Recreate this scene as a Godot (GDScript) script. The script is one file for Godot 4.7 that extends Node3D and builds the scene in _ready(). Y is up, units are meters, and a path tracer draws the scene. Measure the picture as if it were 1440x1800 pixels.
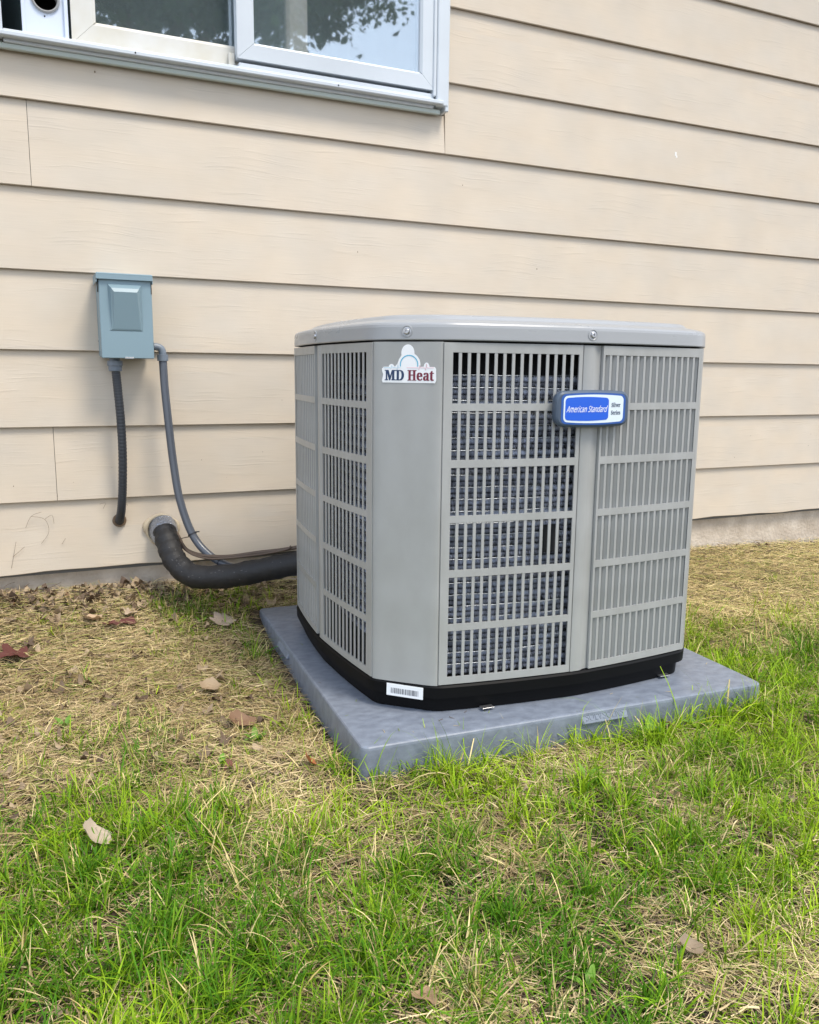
extends Node3D

var rng := RandomNumberGenerator.new()
var M := {}
var unit: Node3D
const LINES := [1.8061, 1.6065, 1.3988, 1.1969, 0.9938, 0.7926, 0.5943, 0.3970, 0.2019, 0.0121]


func _ready() -> void:
	rng.seed = 7
	make_view()
	make_materials()
	make_ground()
	make_house()
	make_window()
	make_pad()
	make_unit()
	make_box_and_lines()
	make_grass()
	make_clippings()
	make_leaves()
	make_weeds()
	make_tree()


# ------------------------------------------------------------------ camera, sky, sun
func make_view() -> void:
	var cam := Camera3D.new()
	cam.name = "camera"
	cam.basis = Basis(Vector3.UP, deg_to_rad(-24.512)) * Basis(Vector3.RIGHT, deg_to_rad(-9.677)) * Basis(Vector3.BACK, deg_to_rad(0.626))
	cam.position = Vector3(0, 0.5504, 2.3499)
	cam.fov = 63.69
	cam.near = 0.02
	cam.far = 400.0
	add_child(cam)
	cam.current = true
	var sky_mat := ProceduralSkyMaterial.new()
	sky_mat.sky_top_color = Color(0.80, 0.86, 0.95)
	sky_mat.sky_horizon_color = Color(0.93, 0.95, 0.98)
	sky_mat.sky_curve = 0.2
	sky_mat.ground_bottom_color = Color(0.30, 0.32, 0.24)
	sky_mat.ground_horizon_color = Color(0.55, 0.58, 0.52)
	sky_mat.sun_angle_max = 1.0
	var sky := Sky.new()
	sky.sky_material = sky_mat
	var env := Environment.new()
	env.background_mode = Environment.BG_SKY
	env.sky = sky
	env.background_energy_multiplier = 1.0
	env.tonemap_mode = Environment.TONE_MAPPER_LINEAR
	env.tonemap_exposure = 2.2
	env.sdfgi_enabled = true
	env.ssao_enabled = true
	env.ssil_enabled = true
	var we := WorldEnvironment.new()
	we.name = "world"
	we.environment = env
	add_child(we)
	var sun := DirectionalLight3D.new()
	sun.name = "sun"
	sun.light_color = Color(1.0, 0.965, 0.91)
	sun.light_energy = 0.5
	sun.light_angular_distance = 18.0
	sun.shadow_enabled = true
	add_child(sun)
	sun.look_at_from_position(Vector3(2.3, 7.2, 3.6), Vector3(0.4, 0, 0))


# ------------------------------------------------------------------ helpers
func thing(called: String, label: String, category: String, at := Vector3.ZERO, group := "") -> Node3D:
	var o := Node3D.new()
	o.name = called
	o.position = at
	add_child(o, true)
	tag(o, label, category, group)
	return o


func tag(o: Node, label: String, category: String, group := "") -> void:
	o.set_meta("label", label)
	o.set_meta("category", category)
	if group != "":
		o.set_meta("group", group)


func part(called: String, mesh: Mesh, mat: Material, parent: Node) -> MeshInstance3D:
	var o := MeshInstance3D.new()
	o.name = called
	o.mesh = mesh
	if mat:
		o.material_override = mat
	parent.add_child(o, true)
	return o


func tool() -> SurfaceTool:
	var st := SurfaceTool.new()
	st.begin(Mesh.PRIMITIVE_TRIANGLES)
	return st


func done(st: SurfaceTool) -> ArrayMesh:
	st.generate_normals()
	return st.commit()


func quad(st: SurfaceTool, a: Vector3, b: Vector3, c: Vector3, d: Vector3) -> void:
	for v in [a, b, c, a, c, d]:
		st.add_vertex(v)


# a box with chamfered edges
func add_box(st: SurfaceTool, c: Vector3, s: Vector3, bev := 0.0, xf := Transform3D()) -> void:
	st.set_smooth_group(-1)
	var h := s / 2.0
	var b := minf(bev, minf(h.x, minf(h.y, h.z)) * 0.9)
	if b <= 0.0:
		b = 0.00001
	var P := func(sx: int, sy: int, sz: int, axis: int) -> Vector3:
		var v := Vector3(sx * (h.x - b), sy * (h.y - b), sz * (h.z - b))
		if axis == 0: v.x = sx * h.x
		elif axis == 1: v.y = sy * h.y
		else: v.z = sz * h.z
		return xf * (c + v)
	for s1 in [-1, 1]:
		for f in [0, 1, 2]:
			var q := []
			for k in [[-1, -1], [-1, 1], [1, 1], [1, -1]]:
				var sg := [0, 0, 0]
				sg[f] = s1
				sg[(f + 1) % 3] = k[0]
				sg[(f + 2) % 3] = k[1]
				q.append(P.call(sg[0], sg[1], sg[2], f))
			if s1 > 0: quad(st, q[0], q[1], q[2], q[3])
			else: quad(st, q[3], q[2], q[1], q[0])
	if bev <= 0.0:
		return
	for f in [0, 1, 2]:
		var g: int = (f + 1) % 3
		var e: int = (f + 2) % 3
		for s1 in [-1, 1]:
			for s2 in [-1, 1]:
				var q := []
				for k in [[-1, f], [-1, g], [1, g], [1, f]]:
					var sg := [0, 0, 0]
					sg[f] = s1
					sg[g] = s2
					sg[e] = k[0]
					q.append(P.call(sg[0], sg[1], sg[2], k[1]))
				if s1 * s2 > 0: quad(st, q[0], q[1], q[2], q[3])
				else: quad(st, q[3], q[2], q[1], q[0])
	for sx in [-1, 1]:
		for sy in [-1, 1]:
			for sz in [-1, 1]:
				var t := [P.call(sx, sy, sz, 0), P.call(sx, sy, sz, 1), P.call(sx, sy, sz, 2)]
				if sx * sy * sz > 0: t.reverse()
				for v in t: st.add_vertex(v)


func box_mesh(c: Vector3, s: Vector3, bev := 0.0) -> ArrayMesh:
	var st := tool()
	add_box(st, c, s, bev)
	return done(st)


# a tube along points; rad may be a float or a list
func add_tube(st: SurfaceTool, pts: Array, rad, sides := 12, caps := true) -> void:
	st.set_smooth_group(1)
	var rings := []
	var up := Vector3(0.123, 0.9, 0.31).normalized()
	var n := pts.size()
	for i in n:
		var p: Vector3 = pts[i]
		var t: Vector3 = (pts[mini(i + 1, n - 1)] - pts[maxi(i - 1, 0)]).normalized()
		var x := up.cross(t)
		if x.length() < 0.05:
			x = Vector3.RIGHT.cross(t)
		x = x.normalized()
		var y := t.cross(x)
		up = y
		var r: float = rad[i] if rad is Array or rad is PackedFloat32Array else rad
		var ring := []
		for k in sides:
			var a := TAU * k / sides
			ring.append(p + (x * cos(a) + y * sin(a)) * r)
		rings.append(ring)
	for i in n - 1:
		for k in sides:
			var k2 := (k + 1) % sides
			quad(st, rings[i][k], rings[i][k2], rings[i + 1][k2], rings[i + 1][k])
	if caps:
		st.set_smooth_group(2)
		for e in [0, n - 1]:
			for k in sides:
				st.add_vertex(pts[e])
				st.add_vertex(rings[e][k])
				st.add_vertex(rings[e][(k + 1) % sides])


func spline(keys: Array, per := 10) -> Array:
	var out := []
	var n := keys.size()
	for i in n - 1:
		var a: Vector3 = keys[maxi(i - 1, 0)]
		var b: Vector3 = keys[i]
		var c: Vector3 = keys[i + 1]
		var d: Vector3 = keys[mini(i + 2, n - 1)]
		for k in per:
			out.append(b.cubic_interpolate(c, a, d, float(k) / per))
	out.append(keys[n - 1])
	return out


# a lathe about local +Z (outwards), profile of [radius, height]
func add_lathe(st: SurfaceTool, prof: Array, xf := Transform3D(), sides := 20) -> void:
	for i in prof.size() - 1:
		st.set_smooth_group(10 + i)
		for k in sides:
			var a := TAU * k / sides
			var b := TAU * (k + 1) / sides
			var p0: Array = prof[i]
			var p1: Array = prof[i + 1]
			quad(st, xf * Vector3(cos(a) * p0[0], sin(a) * p0[0], p0[1]), xf * Vector3(cos(b) * p0[0], sin(b) * p0[0], p0[1]),
				xf * Vector3(cos(b) * p1[0], sin(b) * p1[0], p1[1]), xf * Vector3(cos(a) * p1[0], sin(a) * p1[0], p1[1]))


# an outline (x, z) lifted through levels of [y, outward offset]
func add_loft(st: SurfaceTool, outline: Array, levels: Array, cap_top := true, cap_bottom := false) -> void:
	var n := outline.size()
	var nor := []
	for i in n:
		var d: Vector2 = (outline[(i + 1) % n] - outline[(i - 1 + n) % n]).normalized()
		nor.append(Vector2(d.y, -d.x))
	var mid := Vector2.ZERO
	for p in outline: mid += p / n
	if nor[0].dot(outline[0] - mid) < 0.0:
		for i in n: nor[i] = -nor[i]
	var rings := []
	for l in levels:
		var r := []
		for i in n:
			var q: Vector2 = outline[i] + nor[i] * l[1]
			r.append(Vector3(q.x, l[0], q.y))
		rings.append(r)
	for k in levels.size() - 1:
		st.set_smooth_group(20 + k)
		for i in n:
			var j := (i + 1) % n
			quad(st, rings[k][i], rings[k][j], rings[k + 1][j], rings[k + 1][i])
	st.set_smooth_group(90)
	for e in ([levels.size() - 1] if cap_top else []) + ([0] if cap_bottom else []):
		var c := Vector3(mid.x, levels[e][0], mid.y)
		for i in n:
			st.add_vertex(c)
			st.add_vertex(rings[e][i])
			st.add_vertex(rings[e][(i + 1) % n])


func round_rect(w: float, d: float, r: float, seg := 5) -> Array:
	var out := []
	for q in 4:
		var c := Vector2((w / 2 - r) * (1 if q in [0, 3] else -1), (d / 2 - r) * (1 if q in [0, 1] else -1))
		for k in seg + 1:
			var a := q * PI / 2 + PI / 2 * k / seg
			out.append(c + Vector2(cos(a), sin(a)) * r)
	return out


# a flat polygon (x, y) with thickness, facing +Z
func slab(poly: PackedVector2Array, z0: float, z1: float) -> ArrayMesh:
	var st := tool()
	st.set_smooth_group(-1)
	var idx := Geometry2D.triangulate_polygon(poly)
	for i in range(0, idx.size(), 3):
		for k in [0, 2, 1]:
			var v: Vector2 = poly[idx[i + k]]
			st.add_vertex(Vector3(v.x, v.y, z1))
	var n := poly.size()
	for i in n:
		var a: Vector2 = poly[i]
		var b: Vector2 = poly[(i + 1) % n]
		quad(st, Vector3(a.x, a.y, z0), Vector3(b.x, b.y, z0), Vector3(b.x, b.y, z1), Vector3(a.x, a.y, z1))
	return done(st)


func text_part(called: String, words: String, fonts: PackedStringArray, weight: int, w: float, h: float, at: Vector3, mat: Material, parent: Node, shear := 0.0, deep := 0.0003) -> MeshInstance3D:
	var f := SystemFont.new()
	f.font_names = fonts
	f.font_weight = weight
	var t := TextMesh.new()
	t.text = words
	t.font = f
	t.font_size = 64
	t.pixel_size = 0.001
	t.depth = 0.01
	t.curve_step = 1.0
	var bb := t.get_aabb()
	var o := part(called, t, mat, parent)
	var sx := w / maxf(bb.size.x, 0.001)
	var sy := h / maxf(bb.size.y, 0.001)
	var b := Basis(Vector3(sx, 0, 0), Vector3(shear * sy, sy, 0), Vector3(0, 0, deep / 0.01))
	o.transform = Transform3D(b, at - b * bb.get_center() + Vector3(0, 0, deep / 2))
	return o


func mat(lin: Color, rough := 0.6, metal := 0.0) -> StandardMaterial3D:
	var m := StandardMaterial3D.new()
	m.albedo_color = lin.linear_to_srgb()
	m.roughness = rough
	m.metallic = metal
	return m


func noise(freq: float, octaves := 4, seed_ := 1, kind := FastNoiseLite.TYPE_SIMPLEX_SMOOTH) -> FastNoiseLite:
	var n := FastNoiseLite.new()
	n.seed = seed_
	n.noise_type = kind
	n.frequency = freq
	n.fractal_octaves = octaves
	return n


func noise_tex(freq: float, octaves: int, seed_: int, lo: Color, hi: Color, size := 512) -> NoiseTexture2D:
	var t := NoiseTexture2D.new()
	t.width = size
	t.height = size
	t.seamless = true
	t.noise = noise(freq, octaves, seed_)
	var g := Gradient.new()
	g.set_color(0, lo)
	g.set_color(1, hi)
	t.color_ramp = g
	return t


func bump_tex(freq: float, octaves: int, seed_: int, strength: float, size := 512) -> NoiseTexture2D:
	var t := NoiseTexture2D.new()
	t.width = size
	t.height = size
	t.seamless = true
	t.noise = noise(freq, octaves, seed_)
	t.as_normal_map = true
	t.bump_strength = strength
	return t


# ------------------------------------------------------------------ materials
func siding_images() -> Array:
	var w := 1024
	var h := 256
	var bump := Image.create(w, h, false, Image.FORMAT_RGB8)
	var tint := Image.create(w, h, false, Image.FORMAT_RGB8)
	var n1 := noise(0.02, 3, 11)
	var n2 := noise(0.011, 2, 12)
	var n3 := noise(0.06, 3, 13)
	var n4 := noise(0.006, 3, 14)
	for y in h:
		for x in w:
			var fx := float(x)
			# fold the x axis so that the texture meets itself
			var a := TAU * fx / w
			var cx := cos(a) * 70.0
			var cz := sin(a) * 70.0
			var warp := n2.get_noise_3d(cx * 0.8, y * 0.6, cz * 0.8) * 14.0
			var g := n1.get_noise_3d(cx * 0.55, (y + warp) * 9.0, cz * 0.55)
			var m := clampf(n4.get_noise_3d(cx * 1.6, y * 3.0, cz * 1.6) * 2.2 + 0.35, 0.0, 1.0)
			var line := clampf((g - 0.18) * 3.2, 0.0, 1.0) * m
			var fine := n3.get_noise_3d(cx * 0.5, y * 5.0, cz * 0.5)
			var v := clampf(0.6 - line * 0.42 + fine * 0.10, 0.0, 1.0)
			bump.set_pixel(x, y, Color(v, v, v))
			var c := 0.965 + 0.025 * n4.get_noise_3d(cx * 2.5, y * 1.2, cz * 2.5) - line * 0.02 + fine * 0.012
			var warm := 0.012 * n2.get_noise_3d(cx * 1.3, y * 0.8 + 300.0, cz * 1.3)
			tint.set_pixel(x, y, Color(clampf(c + warm, 0, 1), clampf(c, 0, 1), clampf(c - warm * 1.4, 0, 1)))
	bump.bump_map_to_normal_map(3.0)
	for im in [bump, tint]: im.generate_mipmaps()
	return [ImageTexture.create_from_image(bump), ImageTexture.create_from_image(tint)]


func make_materials() -> void:
	var t := siding_images()
	var sid := mat(Color(0.64, 0.553, 0.446), 0.62)
	sid.albedo_texture = t[1]
	sid.normal_enabled = true
	sid.normal_texture = t[0]
	sid.normal_scale = 0.13
	M.siding = sid
	var co := mat(Color(0.66, 0.58, 0.485), 0.9)
	co.albedo_texture = noise_tex(0.012, 5, 21, Color(0.80, 0.78, 0.76), Color(1, 1, 1))
	co.uv1_triplanar = true
	co.uv1_scale = Vector3(1.3, 1.3, 1.3)
	co.normal_enabled = true
	co.normal_texture = bump_tex(0.09, 5, 22, 3.0)
	co.normal_scale = 0.4
	M.concrete = co
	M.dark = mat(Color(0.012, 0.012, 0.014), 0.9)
	M.room = mat(Color(0.16, 0.16, 0.155), 0.9)
	M.soffit = mat(Color(0.6, 0.57, 0.52), 0.7)
	M.roof = mat(Color(0.06, 0.055, 0.05), 0.95)
	var vin := mat(Color(0.62, 0.665, 0.71), 0.35)
	vin.albedo_texture = noise_tex(0.006, 4, 31, Color(0.93, 0.93, 0.93), Color(1, 1, 1), 256)
	vin.uv1_triplanar = true
	M.vinyl = vin
	var cream := mat(Color(0.66, 0.655, 0.63), 0.45)
	cream.albedo_texture = noise_tex(0.01, 4, 32, Color(0.95, 0.93, 0.88), Color(1, 1, 1), 256)
	cream.uv1_triplanar = true
	cream.uv1_scale = Vector3(3, 3, 3)
	M.cream = cream
	M.drip = mat(Color(0.50, 0.56, 0.53), 0.5)
	var gl := StandardMaterial3D.new()
	gl.transparency = BaseMaterial3D.TRANSPARENCY_ALPHA
	gl.albedo_color = Color(0.9, 0.97, 0.97, 0.1)
	gl.roughness = 0.02
	gl.metallic_specular = 0.7
	M.glass = gl
	# low-e coated pane: a thin mirror film that lets most light through
	var coated := StandardMaterial3D.new()
	var plain := Image.create(4, 4, false, Image.FORMAT_RGBA8)
	plain.fill(Color.WHITE)
	coated.albedo_texture = ImageTexture.create_from_image(plain)
	coated.transparency = BaseMaterial3D.TRANSPARENCY_ALPHA
	coated.albedo_color = Color(0.93, 0.97, 1.0, 0.23)
	coated.metallic = 1.0
	coated.roughness = 0.02
	M.coated_glass = coated
	M.vent = mat(Color(0.62, 0.68, 0.78), 0.4)
	M.ring = mat(Color(0.33, 0.33, 0.33), 0.4)
	var paint := mat(Color(0.37, 0.373, 0.367), 0.4)
	paint.albedo_texture = noise_tex(0.006, 5, 45, Color(0.93, 0.93, 0.92), Color(1, 1, 1), 512)
	paint.normal_enabled = true
	paint.normal_texture = bump_tex(0.12, 2, 41, 0.5, 256)
	paint.normal_scale = 0.12
	paint.uv1_triplanar = true
	paint.uv1_scale = Vector3(5, 2, 5)
	M.paint = paint
	var cap := mat(Color(0.32, 0.328, 0.338), 0.42)
	cap.roughness_texture = noise_tex(0.008, 4, 43, Color(0.55, 0.55, 0.55), Color(1, 1, 1), 256)
	cap.uv1_triplanar = true
	cap.uv1_scale = Vector3(3, 9, 3)
	M.cap = cap
	M.black = mat(Color(0.0045, 0.0045, 0.005), 0.5)
	M.black.metallic_specular = 0.25
	M.fin = mat(Color(0.60, 0.65, 0.76), 0.38, 0.4)
	M.tubes = mat(Color(0.42, 0.45, 0.50), 0.35, 0.8)
	M.steel = mat(Color(0.45, 0.45, 0.46), 0.3, 0.9)
	M.white = mat(Color(0.82, 0.83, 0.84), 0.35)
	M.navy = mat(Color(0.012, 0.035, 0.10), 0.4)
	M.maroon = mat(Color(0.17, 0.012, 0.035), 0.4)
	M.teal = mat(Color(0.10, 0.42, 0.60), 0.4)
	M.pink = mat(Color(0.75, 0.30, 0.36), 0.4)
	M.pale_blue = mat(Color(0.35, 0.62, 0.78), 0.4)
	M.blue = mat(Color(0.012, 0.105, 0.62), 0.3)
	M.deep_blue = mat(Color(0.02, 0.09, 0.36), 0.3)
	M.badge_rim = mat(Color(0.06, 0.085, 0.125), 0.35)
	M.print = mat(Color(0.08, 0.08, 0.09), 0.5)
	M.silver_print = mat(Color(0.68, 0.76, 0.80), 0.3)
	var pad := mat(Color(0.225, 0.255, 0.31), 0.5)
	pad.albedo_texture = noise_tex(0.02, 5, 51, Color(0.82, 0.82, 0.83), Color(1, 1, 1))
	pad.uv1_triplanar = true
	pad.uv1_scale = Vector3(2.5, 3.0, 4.0)
	pad.normal_enabled = true
	pad.normal_texture = bump_tex(0.05, 4, 52, 2.0)
	pad.normal_scale = 0.2
	pad.roughness_texture = noise_tex(0.015, 5, 53, Color(0.7, 0.7, 0.7), Color(1, 1, 1))
	M.pad = pad
	M.pad_plate = mat(Color(0.315, 0.355, 0.425), 0.5)
	M.box = mat(Color(0.21, 0.30, 0.345), 0.45)
	M.box_boss = mat(Color(0.20, 0.285, 0.325), 0.4)
	M.conduit = mat(Color(0.030, 0.034, 0.042), 0.38)
	M.whip = mat(Color(0.075, 0.085, 0.105), 0.28)
	M.fitting = mat(Color(0.16, 0.19, 0.23), 0.4)
	var foam := mat(Color(0.016, 0.016, 0.018), 0.62)
	foam.albedo_texture = noise_tex(0.03, 5, 61, Color(0.7, 0.7, 0.72), Color(1, 1, 1), 256)
	foam.uv1_triplanar = true
	foam.uv1_scale = Vector3(5, 5, 5)
	foam.normal_enabled = true
	foam.normal_texture = bump_tex(0.06, 4, 62, 3.0, 256)
	foam.normal_scale = 0.4
	M.foam = foam
	var tape := mat(Color(0.27, 0.295, 0.35), 0.22, 0.6)
	tape.normal_enabled = true
	tape.normal_texture = bump_tex(0.03, 3, 63, 10.0, 256)
	tape.uv1_triplanar = true
	tape.uv1_scale = Vector3(14, 14, 14)
	M.tape = tape
	M.caulk = mat(Color(0.50, 0.42, 0.30), 0.7)
	M.wire = mat(Color(0.095, 0.066, 0.048), 0.6)
	M.tie = mat(Color(0.012, 0.013, 0.02), 0.5)
	M.speck = mat(Color(0.09, 0.09, 0.095), 0.8)
	M.vine = mat(Color(0.16, 0.11, 0.07), 0.9)
	M.chip = mat(Color(0.78, 0.77, 0.75), 0.7)
	var soil := mat(Color(0.13, 0.092, 0.055), 0.95)
	soil.albedo_texture = noise_tex(0.02, 6, 71, Color(0.42, 0.40, 0.36), Color(1, 1, 1))
	soil.uv1_triplanar = true
	soil.uv1_world_triplanar = true
	soil.uv1_scale = Vector3(2.1, 2.1, 2.1)
	soil.normal_enabled = true
	soil.normal_texture = bump_tex(0.06, 5, 72, 10.0)
	M.soil = soil
	var bl := mat(Color(1, 1, 1), 0.6)
	bl.metallic_specular = 0.3
	bl.vertex_color_use_as_albedo = true
	bl.cull_mode = BaseMaterial3D.CULL_DISABLED
	bl.backlight_enabled = true
	bl.backlight = Color(0.36, 0.42, 0.08)
	M.blade = bl
	var dry := mat(Color(1, 1, 1), 0.75)
	dry.vertex_color_use_as_albedo = true
	dry.cull_mode = BaseMaterial3D.CULL_DISABLED
	M.dry = dry
	M.bark = mat(Color(0.09, 0.07, 0.05), 0.95)


# ------------------------------------------------------------------ ground
func gy(x: float, z: float) -> float:
	var yw := -0.043 - 0.031 * clampf(x, -0.5, 6.0)
	var f := 1.0 - exp(-maxf(z, 0.0) / 0.24)
	var bump := 0.006 * sin(x * 7.3 + z * 3.1) * sin(z * 9.7 - x * 2.2) + 0.004 * sin(x * 17.0 + 1.0) * sin(z * 21.0) + 0.0035 * sin(x * 41.0 + z * 13.0) * sin(z * 47.0 - x * 9.0)
	return lerpf(yw, -0.168, f) + bump * clampf(z * 4.0, 0.0, 1.0)


func make_ground() -> void:
	var xs := []
	var zs := []
	for i in 101:
		var t := (i - 40) / 60.0
		xs.append(0.6 + signf(t) * (absf(t) * 3.2 + pow(absf(t), 5) * 80.0))
	for i in 81:
		var t := (i - 20) / 60.0
		zs.append(0.6 + signf(t) * (absf(t) * 2.6 + pow(absf(t), 5) * (90.0 if t > 0 else 20000.0)))
	var st := tool()
	st.set_smooth_group(1)
	for i in xs.size() - 1:
		for j in zs.size() - 1:
			var q := []
			for k in [[0, 0], [1, 0], [1, 1], [0, 1]]:
				var x: float = xs[i + k[0]]
				var z: float = zs[j + k[1]]
				q.append(Vector3(x, gy(x, z), z))
			quad(st, q[0], q[1], q[2], q[3])
	var g := part("ground", done(st), M.soil, self)
	g.set_meta("kind", "structure")
	g.set_meta("label", "lawn soil sloping away from the house foundation")


# ------------------------------------------------------------------ house
func plank_mesh(x0: float, x1: float, y0: float, y1: float, off: Vector2, wavy := 0.0) -> ArrayMesh:
	var st := tool()
	st.set_smooth_group(-1)
	var seg := maxi(1, int((x1 - x0) / 0.06)) if wavy > 0.0 else 1
	var thick := 0.016
	for i in seg:
		var xa := lerpf(x0, x1, float(i) / seg)
		var xb := lerpf(x0, x1, float(i + 1) / seg)
		var wa := wavy * (sin(xa * 11.0) * 0.5 + sin(xa * 27.0 + 1.0) * 0.35)
		var wb := wavy * (sin(xb * 11.0) * 0.5 + sin(xb * 27.0 + 1.0) * 0.35)
		var pts := [Vector3(xa, y0 + wa + 0.0015, 0), Vector3(xb, y0 + wb + 0.0015, 0), Vector3(xb, y1, -0.0112), Vector3(xa, y1, -0.0112)]
		for k in [0, 1, 2, 0, 2, 3]:
			var v: Vector3 = pts[k]
			st.set_uv(Vector2(v.x / 1.25, -v.y / 0.31) + off)
			st.add_vertex(v)
		var lo := [Vector3(xa, y0 + wa, -0.0012), Vector3(xb, y0 + wb, -0.0012), pts[1], pts[0]]
		for k in [0, 1, 2, 0, 2, 3]:
			st.set_uv(off)
			st.add_vertex(lo[k])
		# the lip, then the hollow behind it
		var za := -0.0012
		var zb := -0.0062
		var hollow := [[0.0, za, 0.0, zb], [0.0, zb, 0.011, zb], [0.011, zb, 0.011, -thick]]
		for q in hollow:
			lo = [Vector3(xa, y0 + wa + q[2], q[3]), Vector3(xb, y0 + wb + q[2], q[3]), Vector3(xb, y0 + wb + q[0], q[1]), Vector3(xa, y0 + wa + q[0], q[1])]
			for k in [0, 1, 2, 0, 2, 3]:
				st.set_uv(off)
				st.add_vertex(lo[k])
	for x in [x0, x1]:
		var e := [Vector3(x, y0, -thick), Vector3(x, y0, 0), Vector3(x, y1, -0.0112), Vector3(x, y1, -0.0112 - thick)]
		for k in [0, 1, 2, 0, 2, 3]:
			st.set_uv(off)
			st.add_vertex(e[k])
	st.generate_normals()
	st.generate_tangents()
	return st.commit()


func make_house() -> void:
	var house := thing("house", "house with wide beige lap siding over a low concrete foundation", "house")
	var ys := []
	for k in 5: ys.append(2.81 - 0.2 * k)
	ys.append_array(LINES)
	var row := 0
	var X0 := -3.4
	var X1 := 6.6
	for k in ys.size():
		var y0: float = ys[k]
		var y1: float = (ys[k - 1] + 0.0095) if k > 0 else 3.0
		var cuts := []
		if absf(y0 - 0.9938) < 0.001: cuts = [-3.0, 0.031, 3.69]
		elif absf(y0 - 0.2019) < 0.001: cuts = [0.046, 3.71]
		elif absf(y0 - 1.1969) < 0.001: cuts = [-2.5, -0.065, 1.176, 4.84]
		else:
			cuts = [-1.2 - 0.37 * ((row * 5) % 7) * 0.5, 3.1 + 0.41 * ((row * 3) % 5)]
		cuts.push_front(X0)
		cuts.append(X1)
		row += 1
		for i in cuts.size() - 1:
			var a: float = cuts[i] + 0.0006
			var b: float = cuts[i + 1] - 0.0006
			var spans := [[a, b, y1]]
			if y1 > 1.32 and y0 < 2.1:  # the window opening
				if absf(y0 - 1.1969) < 0.001:
					if a < -0.06 and b > 1.0: spans = [[a, b, 1.306]]
				else:
					spans = []
					if a < -0.065: spans.append([a, minf(b, -0.065), y1])
					if b > 1.172: spans.append([maxf(a, 1.172), b, y1])
			for s in spans:
				part("siding_plank", plank_mesh(s[0], s[1], y0, s[2], Vector2(rng.randf(), rng.randf()), 0.004 if k == ys.size() - 1 else 0.0), M.siding, house)
	# sheathing, wall thickness and the room behind, with an opening for the window
	var st := tool()
	add_box(st, Vector3(-1.74, 1.5, -0.1), Vector3(3.32, 3.0, 0.15))
	add_box(st, Vector3(3.89, 1.5, -0.1), Vector3(5.42, 3.0, 0.15))
	add_box(st, Vector3(0.55, 0.655, -0.1), Vector3(1.26, 1.31, 0.15))
	add_box(st, Vector3(0.55, 2.56, -0.1), Vector3(1.26, 0.88, 0.15))
	part("wall_sheathing", done(st), M.room, house)
	st = tool()
	add_box(st, Vector3(1.6, 1.5, -3.3), Vector3(10.0, 3.0, 0.15))
	add_box(st, Vector3(-3.32, 1.5, -1.7), Vector3(0.15, 3.0, 3.05))
	add_box(st, Vector3(6.52, 1.5, -1.7), Vector3(0.15, 3.0, 3.05))
	add_box(st, Vector3(1.6, 3.02, -1.7), Vector3(9.9, 0.03, 3.3))
	add_box(st, Vector3(1.6, 0.25, -1.7), Vector3(9.9, 0.06, 3.05))
	part("wall", done(st), M.room, house)
	st = tool()
	add_box(st, Vector3(1.6, -0.32, -0.118), Vector3(9.98, 0.72, 0.18), 0.004)
	part("foundation", done(st), M.concrete, house)
	st = tool()
	add_box(st, Vector3(1.6, 3.06, -1.5), Vector3(10.6, 0.05, 3.9))
	part("soffit", done(st), M.soffit, house)
	st = tool()
	add_box(st, Vector3(1.6, 3.19, -1.5), Vector3(10.7, 0.2, 4.0), 0.01)
	part("roof", done(st), M.roof, house)
	# dried creeper marks and specks left on the boards
	st = tool()
	for c in [[Vector3(0.005, 0.175, 0.002), Vector3(-0.02, 0.165, 0.002), Vector3(-0.035, 0.135, 0.002)], [Vector3(-0.02, 0.165, 0.002), Vector3(0.012, 0.155, 0.002), Vector3(0.02, 0.12, 0.002), Vector3(0.0, 0.09, 0.002)],
			[Vector3(0.012, 0.155, 0.002), Vector3(0.03, 0.165, 0.002), Vector3(0.034, 0.142, 0.002)], [Vector3(-0.07, 0.06, 0.002), Vector3(-0.04, 0.085, 0.002)], [Vector3(-0.075, 0.03, 0.002), Vector3(-0.06, 0.10, 0.003)],
			[Vector3(0.15, 0.188, 0.002), Vector3(0.165, 0.19, 0.002), Vector3(0.158, 0.175, 0.002)], [Vector3(0.215, 0.19, 0.002), Vector3(0.222, 0.18, 0.002)], [Vector3(0.05, 0.085, 0.002), Vector3(0.06, 0.1, 0.002)]]:
		add_tube(st, spline(c, 4), 0.0004, 5)
	part("dried_creeper", done(st), M.vine, house)
	st = tool()
	for i in 46:
		var x := rng.randf_range(-0.15, 3.2)
		var y := rng.randf_range(0.03, 0.38) if i < 36 else rng.randf_range(0.4, 1.5)
		var z := -0.0112 * fposmod(y - 0.002, 0.2) / 0.2 - 0.0005
		add_box(st, Vector3(x, y, z), Vector3(rng.randf_range(0.001, 0.003), rng.randf_range(0.001, 0.005), 0.0014), 0.0003)
	var sp := part("dirt_specks", done(st), M.vine, house)
	sp.set_meta("kind", "stuff")
	st = tool()
	add_box(st, Vector3(2.064, 1.296, -0.006), Vector3(0.008, 0.013, 0.003), 0.0006, Transform3D())
	add_box(st, Vector3(2.068, 1.288, -0.0057), Vector3(0.007, 0.008, 0.003), 0.0006)
	part("paint_chip", done(st), M.chip, house)
	var win := part("window", window_frame(), M.vinyl, house)
	M.window_node = win


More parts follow.
